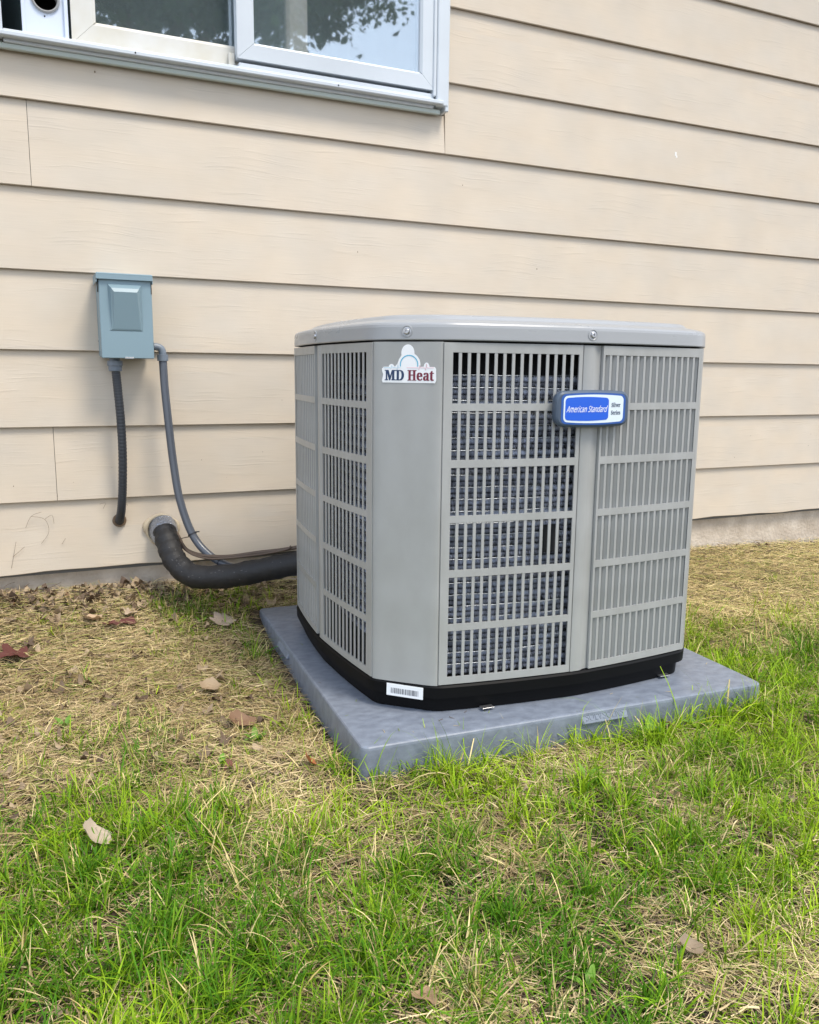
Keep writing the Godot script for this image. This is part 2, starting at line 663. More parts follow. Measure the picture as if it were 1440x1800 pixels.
func window_frame() -> ArrayMesh:
	var st := tool()
	# jambs, head and sill of the outer frame, then the lip at the bottom
	add_box(st, Vector3(1.151, 1.74, -0.02), Vector3(0.038, 0.84, 0.10), 0.003)
	add_box(st, Vector3(-0.033, 1.74, -0.02), Vector3(0.044, 0.84, 0.10), 0.003)
	add_box(st, Vector3(0.558, 2.14, -0.02), Vector3(1.138, 0.04, 0.099), 0.003)
	add_box(st, Vector3(0.558, 1.328, -0.03), Vector3(1.138, 0.03, 0.10), 0.002)
	add_box(st, Vector3(0.555, 1.3265, 0.031), Vector3(1.19, 0.011, 0.022), 0.002)
	add_box(st, Vector3(1.1265, 1.745, 0.012), Vector3(0.010, 0.80, 0.03), 0.002)
	add_box(st, Vector3(1.166, 1.737, 0.0), Vector3(0.012, 0.86, 0.056), 0.002)
	add_box(st, Vector3(-0.058, 1.737, 0.0), Vector3(0.012, 0.86, 0.056), 0.002)
	# step under the outer sash
	add_box(st, Vector3(0.84, 1.3475, 0.0), Vector3(0.575, 0.012, 0.036), 0.002)
	return done(st)


func sash(called: String, x0: float, x1: float, y0: float, y1: float, z: float, stile: float, rail: float, depth: float, m: Material, parent: Node) -> MeshInstance3D:
	var st := tool()
	# mitred members
	st.set_smooth_group(-1)
	var o := [Vector2(x0, y0), Vector2(x1, y0), Vector2(x1, y1), Vector2(x0, y1)]
	var i_ := [Vector2(x0 + stile, y0 + rail), Vector2(x1 - stile, y0 + rail), Vector2(x1 - stile, y1 - rail), Vector2(x0 + stile, y1 - rail)]
	for k in 4:
		var n := (k + 1) % 4
		var e := 0.0004
		var d: Vector2 = (o[n] - o[k]).normalized() * e
		var a := Vector3(o[k].x + d.x, o[k].y + d.y, z)
		var b := Vector3(o[n].x - d.x, o[n].y - d.y, z)
		var c := Vector3(i_[n].x - d.x, i_[n].y - d.y, z)
		var f := Vector3(i_[k].x + d.x, i_[k].y + d.y, z)
		var back := Vector3(0, 0, -depth)
		# a chamfer towards the glass
		var m1 := a.lerp(f, 0.86)
		var m2 := b.lerp(c, 0.86)
		quad(st, a, b, m2, m1)
		quad(st, m1, m2, c + Vector3(0, 0, -0.006), f + Vector3(0, 0, -0.006))
		quad(st, f + Vector3(0, 0, -0.006), c + Vector3(0, 0, -0.006), c + back, f + back)
		quad(st, a, b, b + back, a + back)
		quad(st, a, a + back, f + back, f)
		quad(st, b, c, c + back, b + back)
		quad(st, a + back, b + back, c + back, f + back)
	return part(called, done(st), m, parent)


func make_window() -> void:
	var win: Node = M.window_node
	# outer sash on the right, inner sash half slid behind it
	sash("sash", 0.548, 1.128, 1.362, 2.118, 0.022, 0.047, 0.044, 0.03, M.vinyl, win)
	sash("sash", 0.144, 0.752, 1.344, 2.118, -0.012, 0.058, 0.058, 0.03, M.cream, win)
	for g in [[0.593, 1.084, 1.404, 2.078, 0.010], [0.200, 0.696, 1.400, 2.064, -0.024]]:
		for dz in [0.0, -0.012]:
			part("pane", box_mesh(Vector3((g[0] + g[1]) / 2, (g[2] + g[3]) / 2, g[4] + dz), Vector3(g[1] - g[0], g[3] - g[2], 0.003)), M.coated_glass if dz == 0.0 else M.glass, win)
	# drip channel under the lip, its screws
	var st := tool()
	add_box(st, Vector3(0.55, 1.3075, 0.006), Vector3(1.205, 0.013, 0.014), 0.002)
	part("drip_channel", done(st), M.drip, win)
	for x in [0.287, 0.823]:
		st = tool()
		add_lathe(st, [[0.0022, 0.0], [0.002, 0.0012], [0.0, 0.0014]], Transform3D(Basis(), Vector3(x, 1.327, 0.0418)), 10)
		part("screw", done(st), M.dark, win)
	st = tool()
	add_box(st, Vector3(0.538, 1.362, -0.004), Vector3(0.016, 0.034, 0.012), 0.002)
	part("corner_block", done(st), M.cream, win)
	# the plastic vent panel that fills the gap on the left
	var vp := thing("vent_panel", "white plastic hose vent panel filling the open gap of the window", "vent panel", Vector3(0.0855, 1.343, -0.02))
	var c := Vector2(0.0025, 0.095)
	var rad := 0.032
	st = tool()
	st.set_smooth_group(-1)
	var hw := 0.046
	var top := 0.77
	var n := 32
	var edge := func(a: float) -> Vector2:
		var d := Vector2(cos(a), sin(a))
		var k := 1e9
		if d.x > 0.001: k = minf(k, (hw - c.x) / d.x)
		if d.x < -0.001: k = minf(k, (-hw - c.x) / d.x)
		if d.y > 0.001: k = minf(k, (0.19 - c.y) / d.y)
		if d.y < -0.001: k = minf(k, -c.y / d.y)
		return c + d * k
	for i in n:
		var a := TAU * i / n
		var b := TAU * (i + 1) / n
		var e0: Vector2 = edge.call(a)
		var e1: Vector2 = edge.call(b)
		var r0 := c + Vector2(cos(a), sin(a)) * rad
		var r1 := c + Vector2(cos(b), sin(b)) * rad
		quad(st, Vector3(e0.x, e0.y, 0), Vector3(e1.x, e1.y, 0), Vector3(r1.x, r1.y, 0), Vector3(r0.x, r0.y, 0))
	for q in [[-hw, 0.0], [hw, 0.0], [hw, 0.19], [-hw, 0.19]]:
		var p := Vector2(q[0], q[1])
		var e: Vector2 = edge.call((p - c).angle())
		var e2: Vector2 = edge.call((p - c).angle() + 0.2)
		var e3: Vector2 = edge.call((p - c).angle() - 0.2)
		st.add_vertex(Vector3(p.x, p.y, -0.0002)); st.add_vertex(Vector3(e2.x, e2.y, -0.0002)); st.add_vertex(Vector3(e3.x, e3.y, -0.0002))
	add_box(st, Vector3(0, (0.19 + top) / 2, -0.003), Vector3(hw * 2, top - 0.19, 0.006))
	part("panel", done(st), M.vent, vp)
	st = tool()
	add_box(st, Vector3(-0.0495, top / 2, 0.0), Vector3(0.007, top, 0.016), 0.001)
	add_box(st, Vector3(0.0475, top / 2, 0.0), Vector3(0.009, top, 0.016), 0.001)
	part("edge_rail", done(st), M.vent, vp)
	st = tool()
	add_lathe(st, [[rad + 0.001, -0.03], [rad + 0.001, 0.004], [rad - 0.002, 0.006], [rad - 0.005, 0.003], [rad - 0.006, -0.03]], Transform3D(Basis(), Vector3(c.x, c.y, 0)), 36)
	part("hose_ring", done(st), M.ring, vp)
	st = tool()
	add_lathe(st, [[rad, -0.03], [rad * 0.9, -0.10], [0.0, -0.10]], Transform3D(Basis(), Vector3(c.x, c.y, 0)), 24)
	part("hose_port", done(st), M.dark, vp)
	st = tool()
	add_lathe(st, [[0.0018, 0.0], [0.0016, 0.0014], [0.0, 0.0015]], Transform3D(Basis(), Vector3(-0.001, 0.055, 0)), 10)
	part("screw", done(st), M.dark, vp)
	# grey curtain hung in the room, some way behind the glass
	st = tool()
	st.set_smooth_group(1)
	for i in 90:
		var xa := -0.3 + i * 0.02
		var za := -0.42 + 0.022 * sin(xa * 41.0) + 0.01 * sin(xa * 17.0)
		var xb := xa + 0.02
		var zb := -0.42 + 0.022 * sin(xb * 41.0) + 0.01 * sin(xb * 17.0)
		quad(st, Vector3(xa, 0.9, za), Vector3(xb, 0.9, zb), Vector3(xb, 2.3, zb), Vector3(xa, 2.3, za))
	var cu := part("curtain", done(st), mat(Color(0.13, 0.18, 0.185), 0.9), self)
	tag(cu, "grey green curtain hanging in the room behind the window panes", "curtain")


# ------------------------------------------------------------------ pad
func pad_centre() -> Vector3:
	return Vector3(0.9544, -0.1, 0.655)


func make_pad() -> void:
	var pad := thing("equipment_pad", "blue grey plastic equipment pad set in the grass beneath the cooling unit", "equipment pad", pad_centre() + Vector3(0.009, -0.078, 0))
	pad.rotation.y = deg_to_rad(-3.0)
	var st := tool()
	add_loft(st, round_rect(0.903, 0.917, 0.016, 6), [[-0.03, 0.003], [0.071, 0.0], [0.075, -0.0008], [0.0772, -0.0026], [0.078, -0.006]])
	part("slab", done(st), M.pad, pad)
	# sloping name plates cut into the upper edges
	for s in [[0.0, 0.05], [-90.0, -0.145]]:
		var holder := Transform3D(Basis(Vector3.UP, deg_to_rad(s[0])), Vector3(0.007 if s[0] != 0.0 else 0.0, 0, 0))
		var tilt := Transform3D(Basis(Vector3.RIGHT, deg_to_rad(-28.0)), Vector3(s[1], 0.066, 0.4568))
		st = tool()
		add_box(st, Vector3.ZERO, Vector3(0.105, 0.026, 0.006), 0.0012)
		var pl := part("name_plate", done(st), M.pad, pad)
		pl.transform = holder * tilt
		if s[0] == 0.0:
			text_part("raised_lettering", "SOLVSOLNS", ["Droid Sans"], 400, 0.088, 0.014, Vector3(0, 0.0, 0.003), M.pad, pl, 0.0, 0.0009)


func make_clippings() -> void:
	var r := RandomNumberGenerator.new()
	r.seed = 44
	var xf := []
	var co := []
	for i in 150:
		var u := r.randf_range(-0.44, 0.44)
		var v := r.randf_range(-0.44, 0.44)
		if absf(u) < 0.37 and absf(v) < 0.35: continue
		var p := Vector3(u, 0, v).rotated(Vector3.UP, deg_to_rad(-3.0)) + pad_centre() + Vector3(0.009, 0.0008, 0)
		xf.append(Transform3D(Basis(Vector3.UP, r.randf() * TAU).scaled_local(Vector3.ONE * r.randf_range(0.004, 0.016)), p))
		co.append([Color(0.45, 0.36, 0.2), Color(0.12, 0.08, 0.05), Color(0.2, 0.26, 0.05)][r.randi() % 3])
	var o := scatter("grass_clippings", straw_mesh(0.4, 0.05), M.dry, xf, co, self)
	o.set_meta("kind", "stuff")
	o.set_meta("label", "dry clippings and crumbs lying on the equipment pad")


# ------------------------------------------------------------------ unit
func side_points(a: Vector2, b: Vector2, bow: float, s0: float, s1: float, off: float) -> Array:
	var len_ := a.distance_to(b)
	var d := (b - a) / len_
	var nn := Vector2(-d.y, d.x)
	if nn.dot((a + b) / 2) < 0: nn = -nn
	var n := maxi(1, int(ceil((s1 - s0) / 0.018)))
	var out := []
	for i in n + 1:
		var s := lerpf(s0, s1, float(i) / n)
		var t := s / len_
		out.append(a + d * s + nn * (bow * 4.0 * t * (1.0 - t) + off))
	return out


func add_strip(st: SurfaceTool, front: Array, back: Array, y0: float, y1: float) -> void:
	var n := front.size()
	var V := func(p: Vector2, y: float) -> Vector3: return Vector3(p.x, y, p.y)
	for i in n - 1:
		st.set_smooth_group(3)
		quad(st, V.call(front[i], y0), V.call(front[i + 1], y0), V.call(front[i + 1], y1), V.call(front[i], y1))
		st.set_smooth_group(4)
		quad(st, V.call(back[i], y0), V.call(back[i + 1], y0), V.call(back[i + 1], y1), V.call(back[i], y1))
		st.set_smooth_group(-1)
		quad(st, V.call(front[i], y1), V.call(front[i + 1], y1), V.call(back[i + 1], y1), V.call(back[i], y1))
		quad(st, V.call(front[i], y0), V.call(front[i + 1], y0), V.call(back[i + 1], y0), V.call(back[i], y0))
	st.set_smooth_group(-1)
	for i in [0, n - 1]:
		quad(st, V.call(front[i], y0), V.call(front[i], y1), V.call(back[i], y1), V.call(back[i], y0))


func louver_panel(a: Vector2, b: Vector2, slots: int, edge_a: float, edge_b: float, blade: float) -> void:
	# from the corner a to the middle post b
	var len_ := a.distance_to(b)
	var d := (b - a) / len_
	var nn := Vector2(-d.y, d.x)
	if nn.dot((a + b) / 2) < 0: nn = -nn
	var bow := 0.003
	var rows := [0.0735, 0.165, 0.1785, 0.2695, 0.2835, 0.3735, 0.387, 0.4765, 0.491, 0.5805, 0.594, 0.685]
	var st := tool()
	var g := 0.0012
	var ye := [0.059, rows[0]]
	var bands := [[0.059, rows[0]]]
	for k in 5: bands.append([rows[2 * k + 1], rows[2 * k + 2]])
	bands.append([rows[11], 0.7025])
	for bnd in bands:
		add_strip(st, side_points(a, b, bow, edge_a, len_ - edge_b, 0.0), side_points(a, b, bow, edge_a, len_ - edge_b, -0.0035), bnd[0], bnd[1])
	for e in [[g, edge_a], [len_ - edge_b, len_ - g]]:
		add_strip(st, side_points(a, b, bow, e[0], e[1], 0.0), side_points(a, b, bow, e[0], e[1], -0.0035), 0.059, 0.7025)
	# folded returns at both ends
	for s in [g, len_ - g - 0.001]:
		add_strip(st, side_points(a, b, bow, s, s + 0.001, -0.0035), side_points(a, b, bow, s, s + 0.001, -0.016), 0.059, 0.7025)
	var p := part("louver_panel", done(st), M.paint, unit)
	# one slat, then the others as copies of it
	var span := len_ - edge_a - edge_b
	var pitch := span / (slots - 0.365)
	var bar := pitch * 0.365
	var slat := tool()
	var y0 := 0.068
	var y1 := 0.69
	add_box(slat, Vector3(0, (y0 + y1) / 2, -0.0014), Vector3(bar, y1 - y0, 0.0026), 0.0006)
	if blade > 0.0:
		slat.set_smooth_group(-1)
		var fx := bar / 2
		for q in [[fx, -0.0018, fx + blade, -0.0135]]:
			var e0 := Vector3(q[0], y0, q[1])
			var e1 := Vector3(q[2], y0, q[3])
			var up := Vector3(0, y1 - y0, 0)
			var th := Vector3(0, 0, -0.0009)
			quad(slat, e0, e1, e1 + up, e0 + up)
			quad(slat, e0 + th, e1 + th, e1 + up + th, e0 + up + th)
			quad(slat, e1, e1 + th, e1 + up + th, e1 + up)
	var sm := done(slat)
	for k in range(0 if blade == 0.0 else -1, slots - 1):
		var s := edge_a + pitch * (k + 1) - bar / 2
		var t := s / len_
		var q: Vector2 = a + d * s + nn * (bow * 4.0 * t * (1.0 - t) - 0.0004)
		var o := part("slat", sm, M.paint, p)
		o.transform = Transform3D(Basis(Vector3(d.x, 0, d.y), Vector3.UP, Vector3(nn.x, 0, nn.y)), Vector3(q.x, 0, q.y))


func unit_outline() -> Array:
	var c := [Vector2(-0.30, 0.363), Vector2(-0.022, 0.3915), Vector2(0.022, 0.3915), Vector2(0.286, 0.3635), Vector2(0.366, 0.275), Vector2(0.390, 0.022), Vector2(0.390, -0.022), Vector2(0.366, -0.275),
		Vector2(0.286, -0.363), Vector2(0.022, -0.3915), Vector2(-0.022, -0.3915), Vector2(-0.30, -0.363), Vector2(-0.403, -0.275), Vector2(-0.4255, -0.022), Vector2(-0.4255, 0.022), Vector2(-0.403, 0.275)]
	return c


# the outline with its corners eased and its long sides bowed
func soft_outline(corner := 0.02) -> Array:
	var c := unit_outline()
	var out := []
	var n := c.size()
	for i in n:
		var p: Vector2 = c[i]
		var a: Vector2 = c[(i - 1 + n) % n]
		var b: Vector2 = c[(i + 1) % n]
		var r := minf(corner, minf(p.distance_to(a), p.distance_to(b)) * 0.45)
		var p0 := p + (a - p).normalized() * r
		var p1 := p + (b - p).normalized() * r
		for k in 5:
			var t := k / 4.0
			out.append(p0.lerp(p, t).lerp(p.lerp(p1, t), t))
		if p1.distance_to(b) > 0.15:
			var d := (b - p).normalized()
			var nn := Vector2(-d.y, d.x)
			if nn.dot(p) < 0: nn = -nn
			var rb := minf(corner, minf(b.distance_to(p), b.distance_to(c[(i + 2) % n])) * 0.45)
			var q1 := b - d * rb
			for k in range(1, 9):
				var t := k / 9.0
				out.append(p1.lerp(q1, t) + nn * 0.003 * 4.0 * t * (1.0 - t))
	return out


func make_unit() -> void:
	var ux := Vector3(cos(deg_to_rad(1.6)), 0, sin(deg_to_rad(1.6)))
	unit = thing("air_conditioner", "grey outdoor air conditioner condenser with louvered sides and a black base", "air conditioner", pad_centre() + ux * 0.03)
	unit.rotation.y = deg_to_rad(-1.6)
	var c := unit_outline()
	# black base pan with its stepped lip
	var st := tool()
	add_loft(st, soft_outline(), [[0.001, -0.011], [0.027, -0.0095], [0.030, -0.004], [0.032, 0.0035], [0.0535, 0.0045], [0.057, 0.0015], [0.0572, -0.01]])
	part("base_pan", done(st), M.black, unit)
	# louvered panels, two to a side
	louver_panel(c[0], c[1], 15, 0.018, 0.009, 0.0)
	louver_panel(c[3], c[2], 15, 0.008, 0.006, 0.0105)
	louver_panel(c[15], c[14], 12, 0.024, 0.008, 0.0)
	louver_panel(c[12], c[13], 12, 0.018, 0.006, 0.0105)
	louver_panel(c[4], c[5], 12, 0.018, 0.006, 0.0105)
	louver_panel(c[7], c[6], 12, 0.018, 0.006, 0.0105)
	louver_panel(c[8], c[9], 15, 0.018, 0.006, 0.0105)
	louver_panel(c[11], c[10], 15, 0.018, 0.006, 0.0105)
	# middle posts: a flat face and a flank that steps back to the far panel
	for k in [[1, 2], [14, 13], [5, 6], [9, 10]]:
		var a: Vector2 = c[k[0]]
		var b: Vector2 = c[k[1]]
		var d := (b - a).normalized()
		var nn := Vector2(-d.y, d.x)
		if nn.dot(a) < 0: nn = -nn
		var f := [a + d * 0.001 - nn * 0.001, a + d * 0.002, a + d * 0.023, a + d * 0.026 - nn * 0.001, a + d * 0.036 - nn * 0.006, a + d * 0.0435 - nn * 0.0065]
		var bk := []
		for p in f: bk.append(p - nn * 0.012)
		st = tool()
		add_strip(st, f, bk, 0.0585, 0.7022)
		part("post", done(st), M.paint, unit)
	# corner panels with rolled edges
	for k in [[15, 0], [3, 4], [7, 8], [11, 12]]:
		var a: Vector2 = c[k[0]]
		var b: Vector2 = c[k[1]]
		var d := (b - a).normalized()
		var nn := Vector2(-d.y, d.x)
		if nn.dot(a) < 0: nn = -nn
		var L := a.distance_to(b)
		var f := []
		for q in [[0.0006, -0.006], [0.0008, -0.0026], [0.0022, -0.0004], [0.005, 0.0008], [0.011, 0.0022], [0.020, 0.0030], [0.04, 0.0034], [L / 2, 0.0035], [L - 0.04, 0.0034], [L - 0.020, 0.0030], [L - 0.011, 0.0022], [L - 0.005, 0.0008], [L - 0.0022, -0.0004], [L - 0.0008, -0.0026], [L - 0.0006, -0.006]]:
			f.append(a + d * q[0] + nn * q[1])
		var bk := []
		for p in f: bk.append(p - nn * 0.01)
		st = tool()
		add_strip(st, f, bk, 0.0575, 0.7032)
		part("corner_panel", done(st), M.paint, unit)
	# top cap, its raised fan ring and screws
	st = tool()
	add_loft(st, soft_outline(0.045), [[0.7062, -0.004], [0.7062, 0.004], [0.708, 0.0052], [0.729, 0.0045], [0.7335, 0.0035], [0.7365, 0.0015], [0.7385, -0.002], [0.7425, -0.018], [0.7455, -0.034], [0.751, -0.040], [0.7535, -0.046], [0.7545, -0.056], [0.752, -0.075], [0.752, -0.09]], true)
	var cap := part("top_cap", done(st), M.cap, unit)
	for k in [[15, 0, 0.0, 0.5], [14, 13, 0.0, 0.5], [1, 2, 0.0, 0.35]]:
		var a: Vector2 = c[k[0]]
		var b: Vector2 = c[k[1]]
		var d := (b - a).normalized()
		var nn := Vector2(-d.y, d.x)
		if nn.dot(a) < 0: nn = -nn
		var q: Vector2 = a.lerp(b, k[3]) + nn * 0.0044
		var xf := Transform3D(Basis(Vector3(d.x, 0, d.y), Vector3.UP, Vector3(nn.x, 0, nn.y)), Vector3(q.x, 0.7215, q.y))
		st = tool()
		add_lathe(st, [[0.0115, -0.001], [0.0108, 0.0012], [0.0092, 0.0015], [0.0078, 0.0006], [0.0074, 0.0002]], xf, 24)
		part("screw_cup", done(st), M.cap, cap)
		st = tool()
		add_lathe(st, [[0.0076, 0.0004], [0.0060, 0.0005], [0.0058, 0.0006], [0.0050, 0.0028], [0.0040, 0.0036], [0.0022, 0.0036], [0.0018, 0.0018], [0.0, 0.0018]], xf, 18)
		part("screw", done(st), M.steel, cap)
	# finned coil behind the slats: tubes with rings of thin spines
	var loop := []
	var lo := soft_outline(0.05)
	var n := lo.size()
	for i in n:
		var dd: Vector2 = (lo[(i + 1) % n] - lo[(i - 1 + n) % n]).normalized()
		var nn := Vector2(dd.y, -dd.x)
		if nn.dot(lo[i]) < 0: nn = -nn
		loop.append(lo[i] - nn * (0.026 + 0.03 * smoothstep(0.30, 0.40, -lo[i].x) * 2.4))
	var cum := [0.0]
	for i in n: cum.append(cum[i] + loop[i].distance_to(loop[(i + 1) % n]))
	var xfs := []
	var cols := []
	st = tool()
	var levels := 25
	for r in levels:
		var y := 0.079 + r * 0.0231
		var ring := []
		for i in n + 1:
			var q: Vector2 = loop[i % n]
			ring.append(Vector3(q.x, y + 0.0115 + 0.0022 * sin(q.x * 23.0 + r * 2.7) * smoothstep(-0.2, 0.1, q.x) + 0.0006 * sin(i * 1.7 + r), q.y) + Vector3(q.x, 0, q.y).normalized() * 0.0075)
		var thick := []
		for i in ring.size(): thick.append(0.0011 if sin(i * 0.37 + r * 2.1) + sin(i * 1.3 + r) * 0.6 > smoothstep(-0.25, 0.0, ring[i].x) * 1.3 - 0.9 else 0.0002)
		add_tube(st, ring, thick, 6, false)
		var i := 0
		var s := rng.randf() * 0.002
		while s < cum[n] - 0.001:
			while s > cum[i + 1]: i += 1
			var t: float = (s - cum[i]) / maxf(cum[i + 1] - cum[i], 1e-6)
			var q: Vector2 = loop[i].lerp(loop[(i + 1) % n], t)
			var dd: Vector2 = (loop[(i + 1) % n] - loop[i]).normalized()
			var T := Vector3(dd.x, 0, dd.y)
			var N := T.cross(Vector3.UP)
			var messy := 0.09 + 0.30 * smoothstep(-0.2, 0.05, q.x) + 0.35 * clampf(sin(s * 9.0 + r * 1.9) - 0.55, 0.0, 1.0)
			var b := Basis(N, Vector3.UP, -T) * Basis(Vector3.UP, rng.randf_range(-1, 1) * messy) * Basis(Vector3.RIGHT, rng.randf_range(-1, 1) * messy) * Basis(Vector3.BACK, rng.randf() * TAU)
			xfs.append(Transform3D(b.scaled_local(Vector3.ONE * rng.randf_range(0.86, 1.12)), Vector3(q.x, y, q.y)))
			var v := rng.randf_range(0.55, 1.25)
			cols.append(Color(v, v, v * 1.02))
			s += 0.0017
	part("coil_tube", done(st), M.tubes, unit)
	var spine := tool()
	spine.set_smooth_group(-1)
	for k in 20:
		var a := TAU * k / 20
		var w := 0.07
		var z := 0.0007 * (1 if k % 2 == 0 else -1)
		spine.add_vertex(Vector3(cos(a - w) * 0.0035, sin(a - w) * 0.0035, 0))
		spine.add_vertex(Vector3(cos(a) * 0.0115, sin(a) * 0.0115, z * 2.0))
		spine.add_vertex(Vector3(cos(a + w) * 0.0035, sin(a + w) * 0.0035, 0.0008))
	var fm: StandardMaterial3D = M.fin.duplicate()
	fm.vertex_color_use_as_albedo = true
	var fins := scatter("coil_fins", done(spine), fm, xfs, cols, unit)
	fins.set_meta("kind", "stuff")
	# dark drum inside the coil, and a plate where two coil ends meet
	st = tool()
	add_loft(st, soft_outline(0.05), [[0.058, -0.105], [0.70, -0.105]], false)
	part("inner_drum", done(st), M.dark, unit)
	st = tool()
	add_box(st, Vector3(-0.068, 0.333, 0.3755), Vector3(0.036, 0.055, 0.004), 0.001)
	part("coil_plate", done(st), M.dark, unit)
	st = tool()
	for p in [[-0.31, -0.353, 0.0], [0.24, 0.352, 0.0], [-0.20, 0.3655, 0.0]]:
		add_box(st, Vector3(p[0], 0.006, p[1] + 0.012), Vector3(0.026, 0.002, 0.014), 0.0004)
	part("tie_down_clip", done(st), M.steel, unit)
	make_marks(c)


func make_marks(c: Array) -> void:
	# badge across the front post
	var holder := part("badge", null, null, unit)
	holder.transform = Transform3D(Basis(Vector3.UP, deg_to_rad(1.0)), Vector3(-0.008, 0.5845, 0.3945))
	var shape := func(w: float, h: float, r: float, bulge: float) -> PackedVector2Array:
		var out := PackedVector2Array()
		for p in round_rect(w, h, r, 7):
			var k := 1.0 - pow(absf(p.x) / (w / 2), 2.0)
			out.append(Vector2(p.x, p.y + signf(p.y) * bulge * k))
		# points along the long sides
		var full := PackedVector2Array()
		for i in out.size():
			full.append(out[i])
			var a: Vector2 = out[i]
			var b: Vector2 = out[(i + 1) % out.size()]
			if absf(a.x - b.x) > w * 0.4:
				for k in range(1, 12):
					var x := lerpf(a.x, b.x, k / 12.0)
					full.append(Vector2(x, signf(a.y) * (h / 2 + bulge * (1.0 - pow(absf(x) / (w / 2), 2.0)))))
		return full
	var st := tool()
	var o2 := []
	for p in shape.call(0.167, 0.064, 0.017, 0.003): o2.append(p)
	add_loft(st, o2, [[0.0, -0.002], [0.011, 0.0], [0.0145, -0.0015], [0.0165, -0.005]])
	var m := done(st)
	holder.mesh = m
	holder.material_override = M.badge_rim
	holder.basis = holder.basis * Basis(Vector3.RIGHT, PI / 2)
	# parts of the face lie in the badge's own frame: turn them back
	var face := Transform3D(Basis(Vector3.RIGHT, -PI / 2), Vector3.ZERO)
	var lay := func(called: String, poly: PackedVector2Array, z: float, mt: Material) -> MeshInstance3D:
		var o := part(called, slab(poly, z - 0.0005, z), mt, holder)
		o.transform = face
		return o
	var shift := func(poly: PackedVector2Array, by: Vector2) -> PackedVector2Array:
		return Transform2D(0.0, by) * poly
	lay.call("border", shape.call(0.146, 0.054, 0.010, 0.003), 0.0169, M.deep_blue)
	lay.call("field", shape.call(0.136, 0.0475, 0.008, 0.003), 0.0173, M.silver_print)
	lay.call("blue_field", shift.call(shape.call(0.098, 0.0405, 0.006, 0.0022), Vector2(-0.0155, 0)), 0.0177, M.blue)
	var words := text_part("lettering", "American Standard", ["Droid Sans"], 400, 0.090, 0.0125, Vector3(-0.0155, 0, 0.0178), M.white, holder, 0.28)
	words.transform = face * words.transform
	for q in [["Silver", 0.0072, 0.0205], ["Series", -0.0072, 0.0215]]:
		words = text_part("lettering", q[0], ["Droid Serif"], 700, q[2], 0.0085, Vector3(0.0505, q[1], 0.0174), M.navy, holder)
		words.transform = face * words.transform
	# sticker and barcode on the near corner panel
	var a: Vector2 = c[15]
	var b: Vector2 = c[0]
	var d := (b - a).normalized()
	var nn := Vector2(-d.y, d.x)
	if nn.dot(a) < 0: nn = -nn
	var mid := (a + b) / 2
	var cf := Transform3D(Basis(Vector3(d.x, 0, d.y), Vector3.UP, Vector3(nn.x, 0, nn.y)), Vector3(mid.x, 0, mid.y) + Vector3(nn.x, 0, nn.y) * 0.0037)
	var poly := PackedVector2Array([Vector2(-0.046, 0.630), Vector2(0.054, 0.630), Vector2(0.056, 0.635), Vector2(0.0555, 0.655), Vector2(0.053, 0.6585), Vector2(-0.044, 0.6585), Vector2(-0.0475, 0.655), Vector2(-0.047, 0.65), Vector2(-0.045, 0.645), Vector2(-0.0475, 0.634)])
	var blob := func(cx: float, cy: float, rx: float, ry: float) -> PackedVector2Array:
		var o := PackedVector2Array()
		for k in 28: o.append(Vector2(cx + cos(TAU * k / 28) * rx, cy + sin(TAU * k / 28) * ry))
		return o
	for e in [[0.0045, 0.6625, 0.0215, 0.0215], [0.002, 0.683, 0.0125, 0.0155], [-0.029, 0.6575, 0.0055, 0.006], [-0.017, 0.6575, 0.005, 0.0055], [0.0375, 0.6575, 0.0055, 0.009]]:
		var mg := Geometry2D.merge_polygons(poly, blob.call(e[0], e[1], e[2], e[3]))
		poly = mg[0]
	var stick := part("sticker", slab(poly, 0.0, 0.0004), M.white, unit)
	stick.transform = cf
	stick.set_meta("label", "white sticker with navy and maroon lettering")
	st = tool()
	st.set_smooth_group(-1)
	for k in 40:
		var t0 := deg_to_rad(lerpf(-12.0, 192.0, k / 40.0))
		var t1 := deg_to_rad(lerpf(-12.0, 192.0, (k + 1) / 40.0))
		var cc := Vector3(0.0045, 0.6625, 0.0007)
		var w0 := Vector3(cos(t0), sin(t0), 0)
		var w1 := Vector3(cos(t1), sin(t1), 0)
		quad(st, cc + w0 * 0.0155, cc + w1 * 0.0155, cc + w1 * 0.0175, cc + w0 * 0.0175)
	part("ring_mark", done(st), M.teal, stick)
	for q in [[M.pale_blue, [[-0.044, 0.657], [-0.032, 0.657], [-0.030, 0.6545], [-0.0285, 0.661], [-0.0265, 0.657], [-0.0195, 0.657], [-0.018, 0.653], [-0.0165, 0.662], [-0.015, 0.657], [-0.011, 0.657]]],
			[M.pink, [[0.0, 0.657], [0.022, 0.657], [0.0235, 0.6535], [0.025, 0.661], [0.0265, 0.657], [0.0345, 0.657], [0.036, 0.6525], [0.0375, 0.664], [0.039, 0.657], [0.051, 0.657]]]]:
		st = tool()
		var pts := []
		for e in q[1]: pts.append(Vector3(e[0], e[1], 0.0006))
		add_tube(st, pts, 0.0003, 4)
		part("pulse_line", done(st), q[0], stick)
	for j in 2:  # heavy letters: two cuts laid a hair apart
		text_part("lettering", "MD", ["Droid Serif"], 700, 0.036, 0.0185, Vector3(-0.0238 + j * 0.0009, 0.6435, 0.0005 + j * 0.0001), M.navy, stick)
		text_part("lettering", "Heat", ["Droid Serif"], 700, 0.049, 0.0188, Vector3(0.0262 + j * 0.0009, 0.6435, 0.0005 + j * 0.0001), M.maroon, stick)
	var lab := part("barcode_label", box_mesh(Vector3(0.0025, 0.041, 0.0012), Vector3(0.074, 0.0245, 0.0006), 0.0002), M.white, unit)
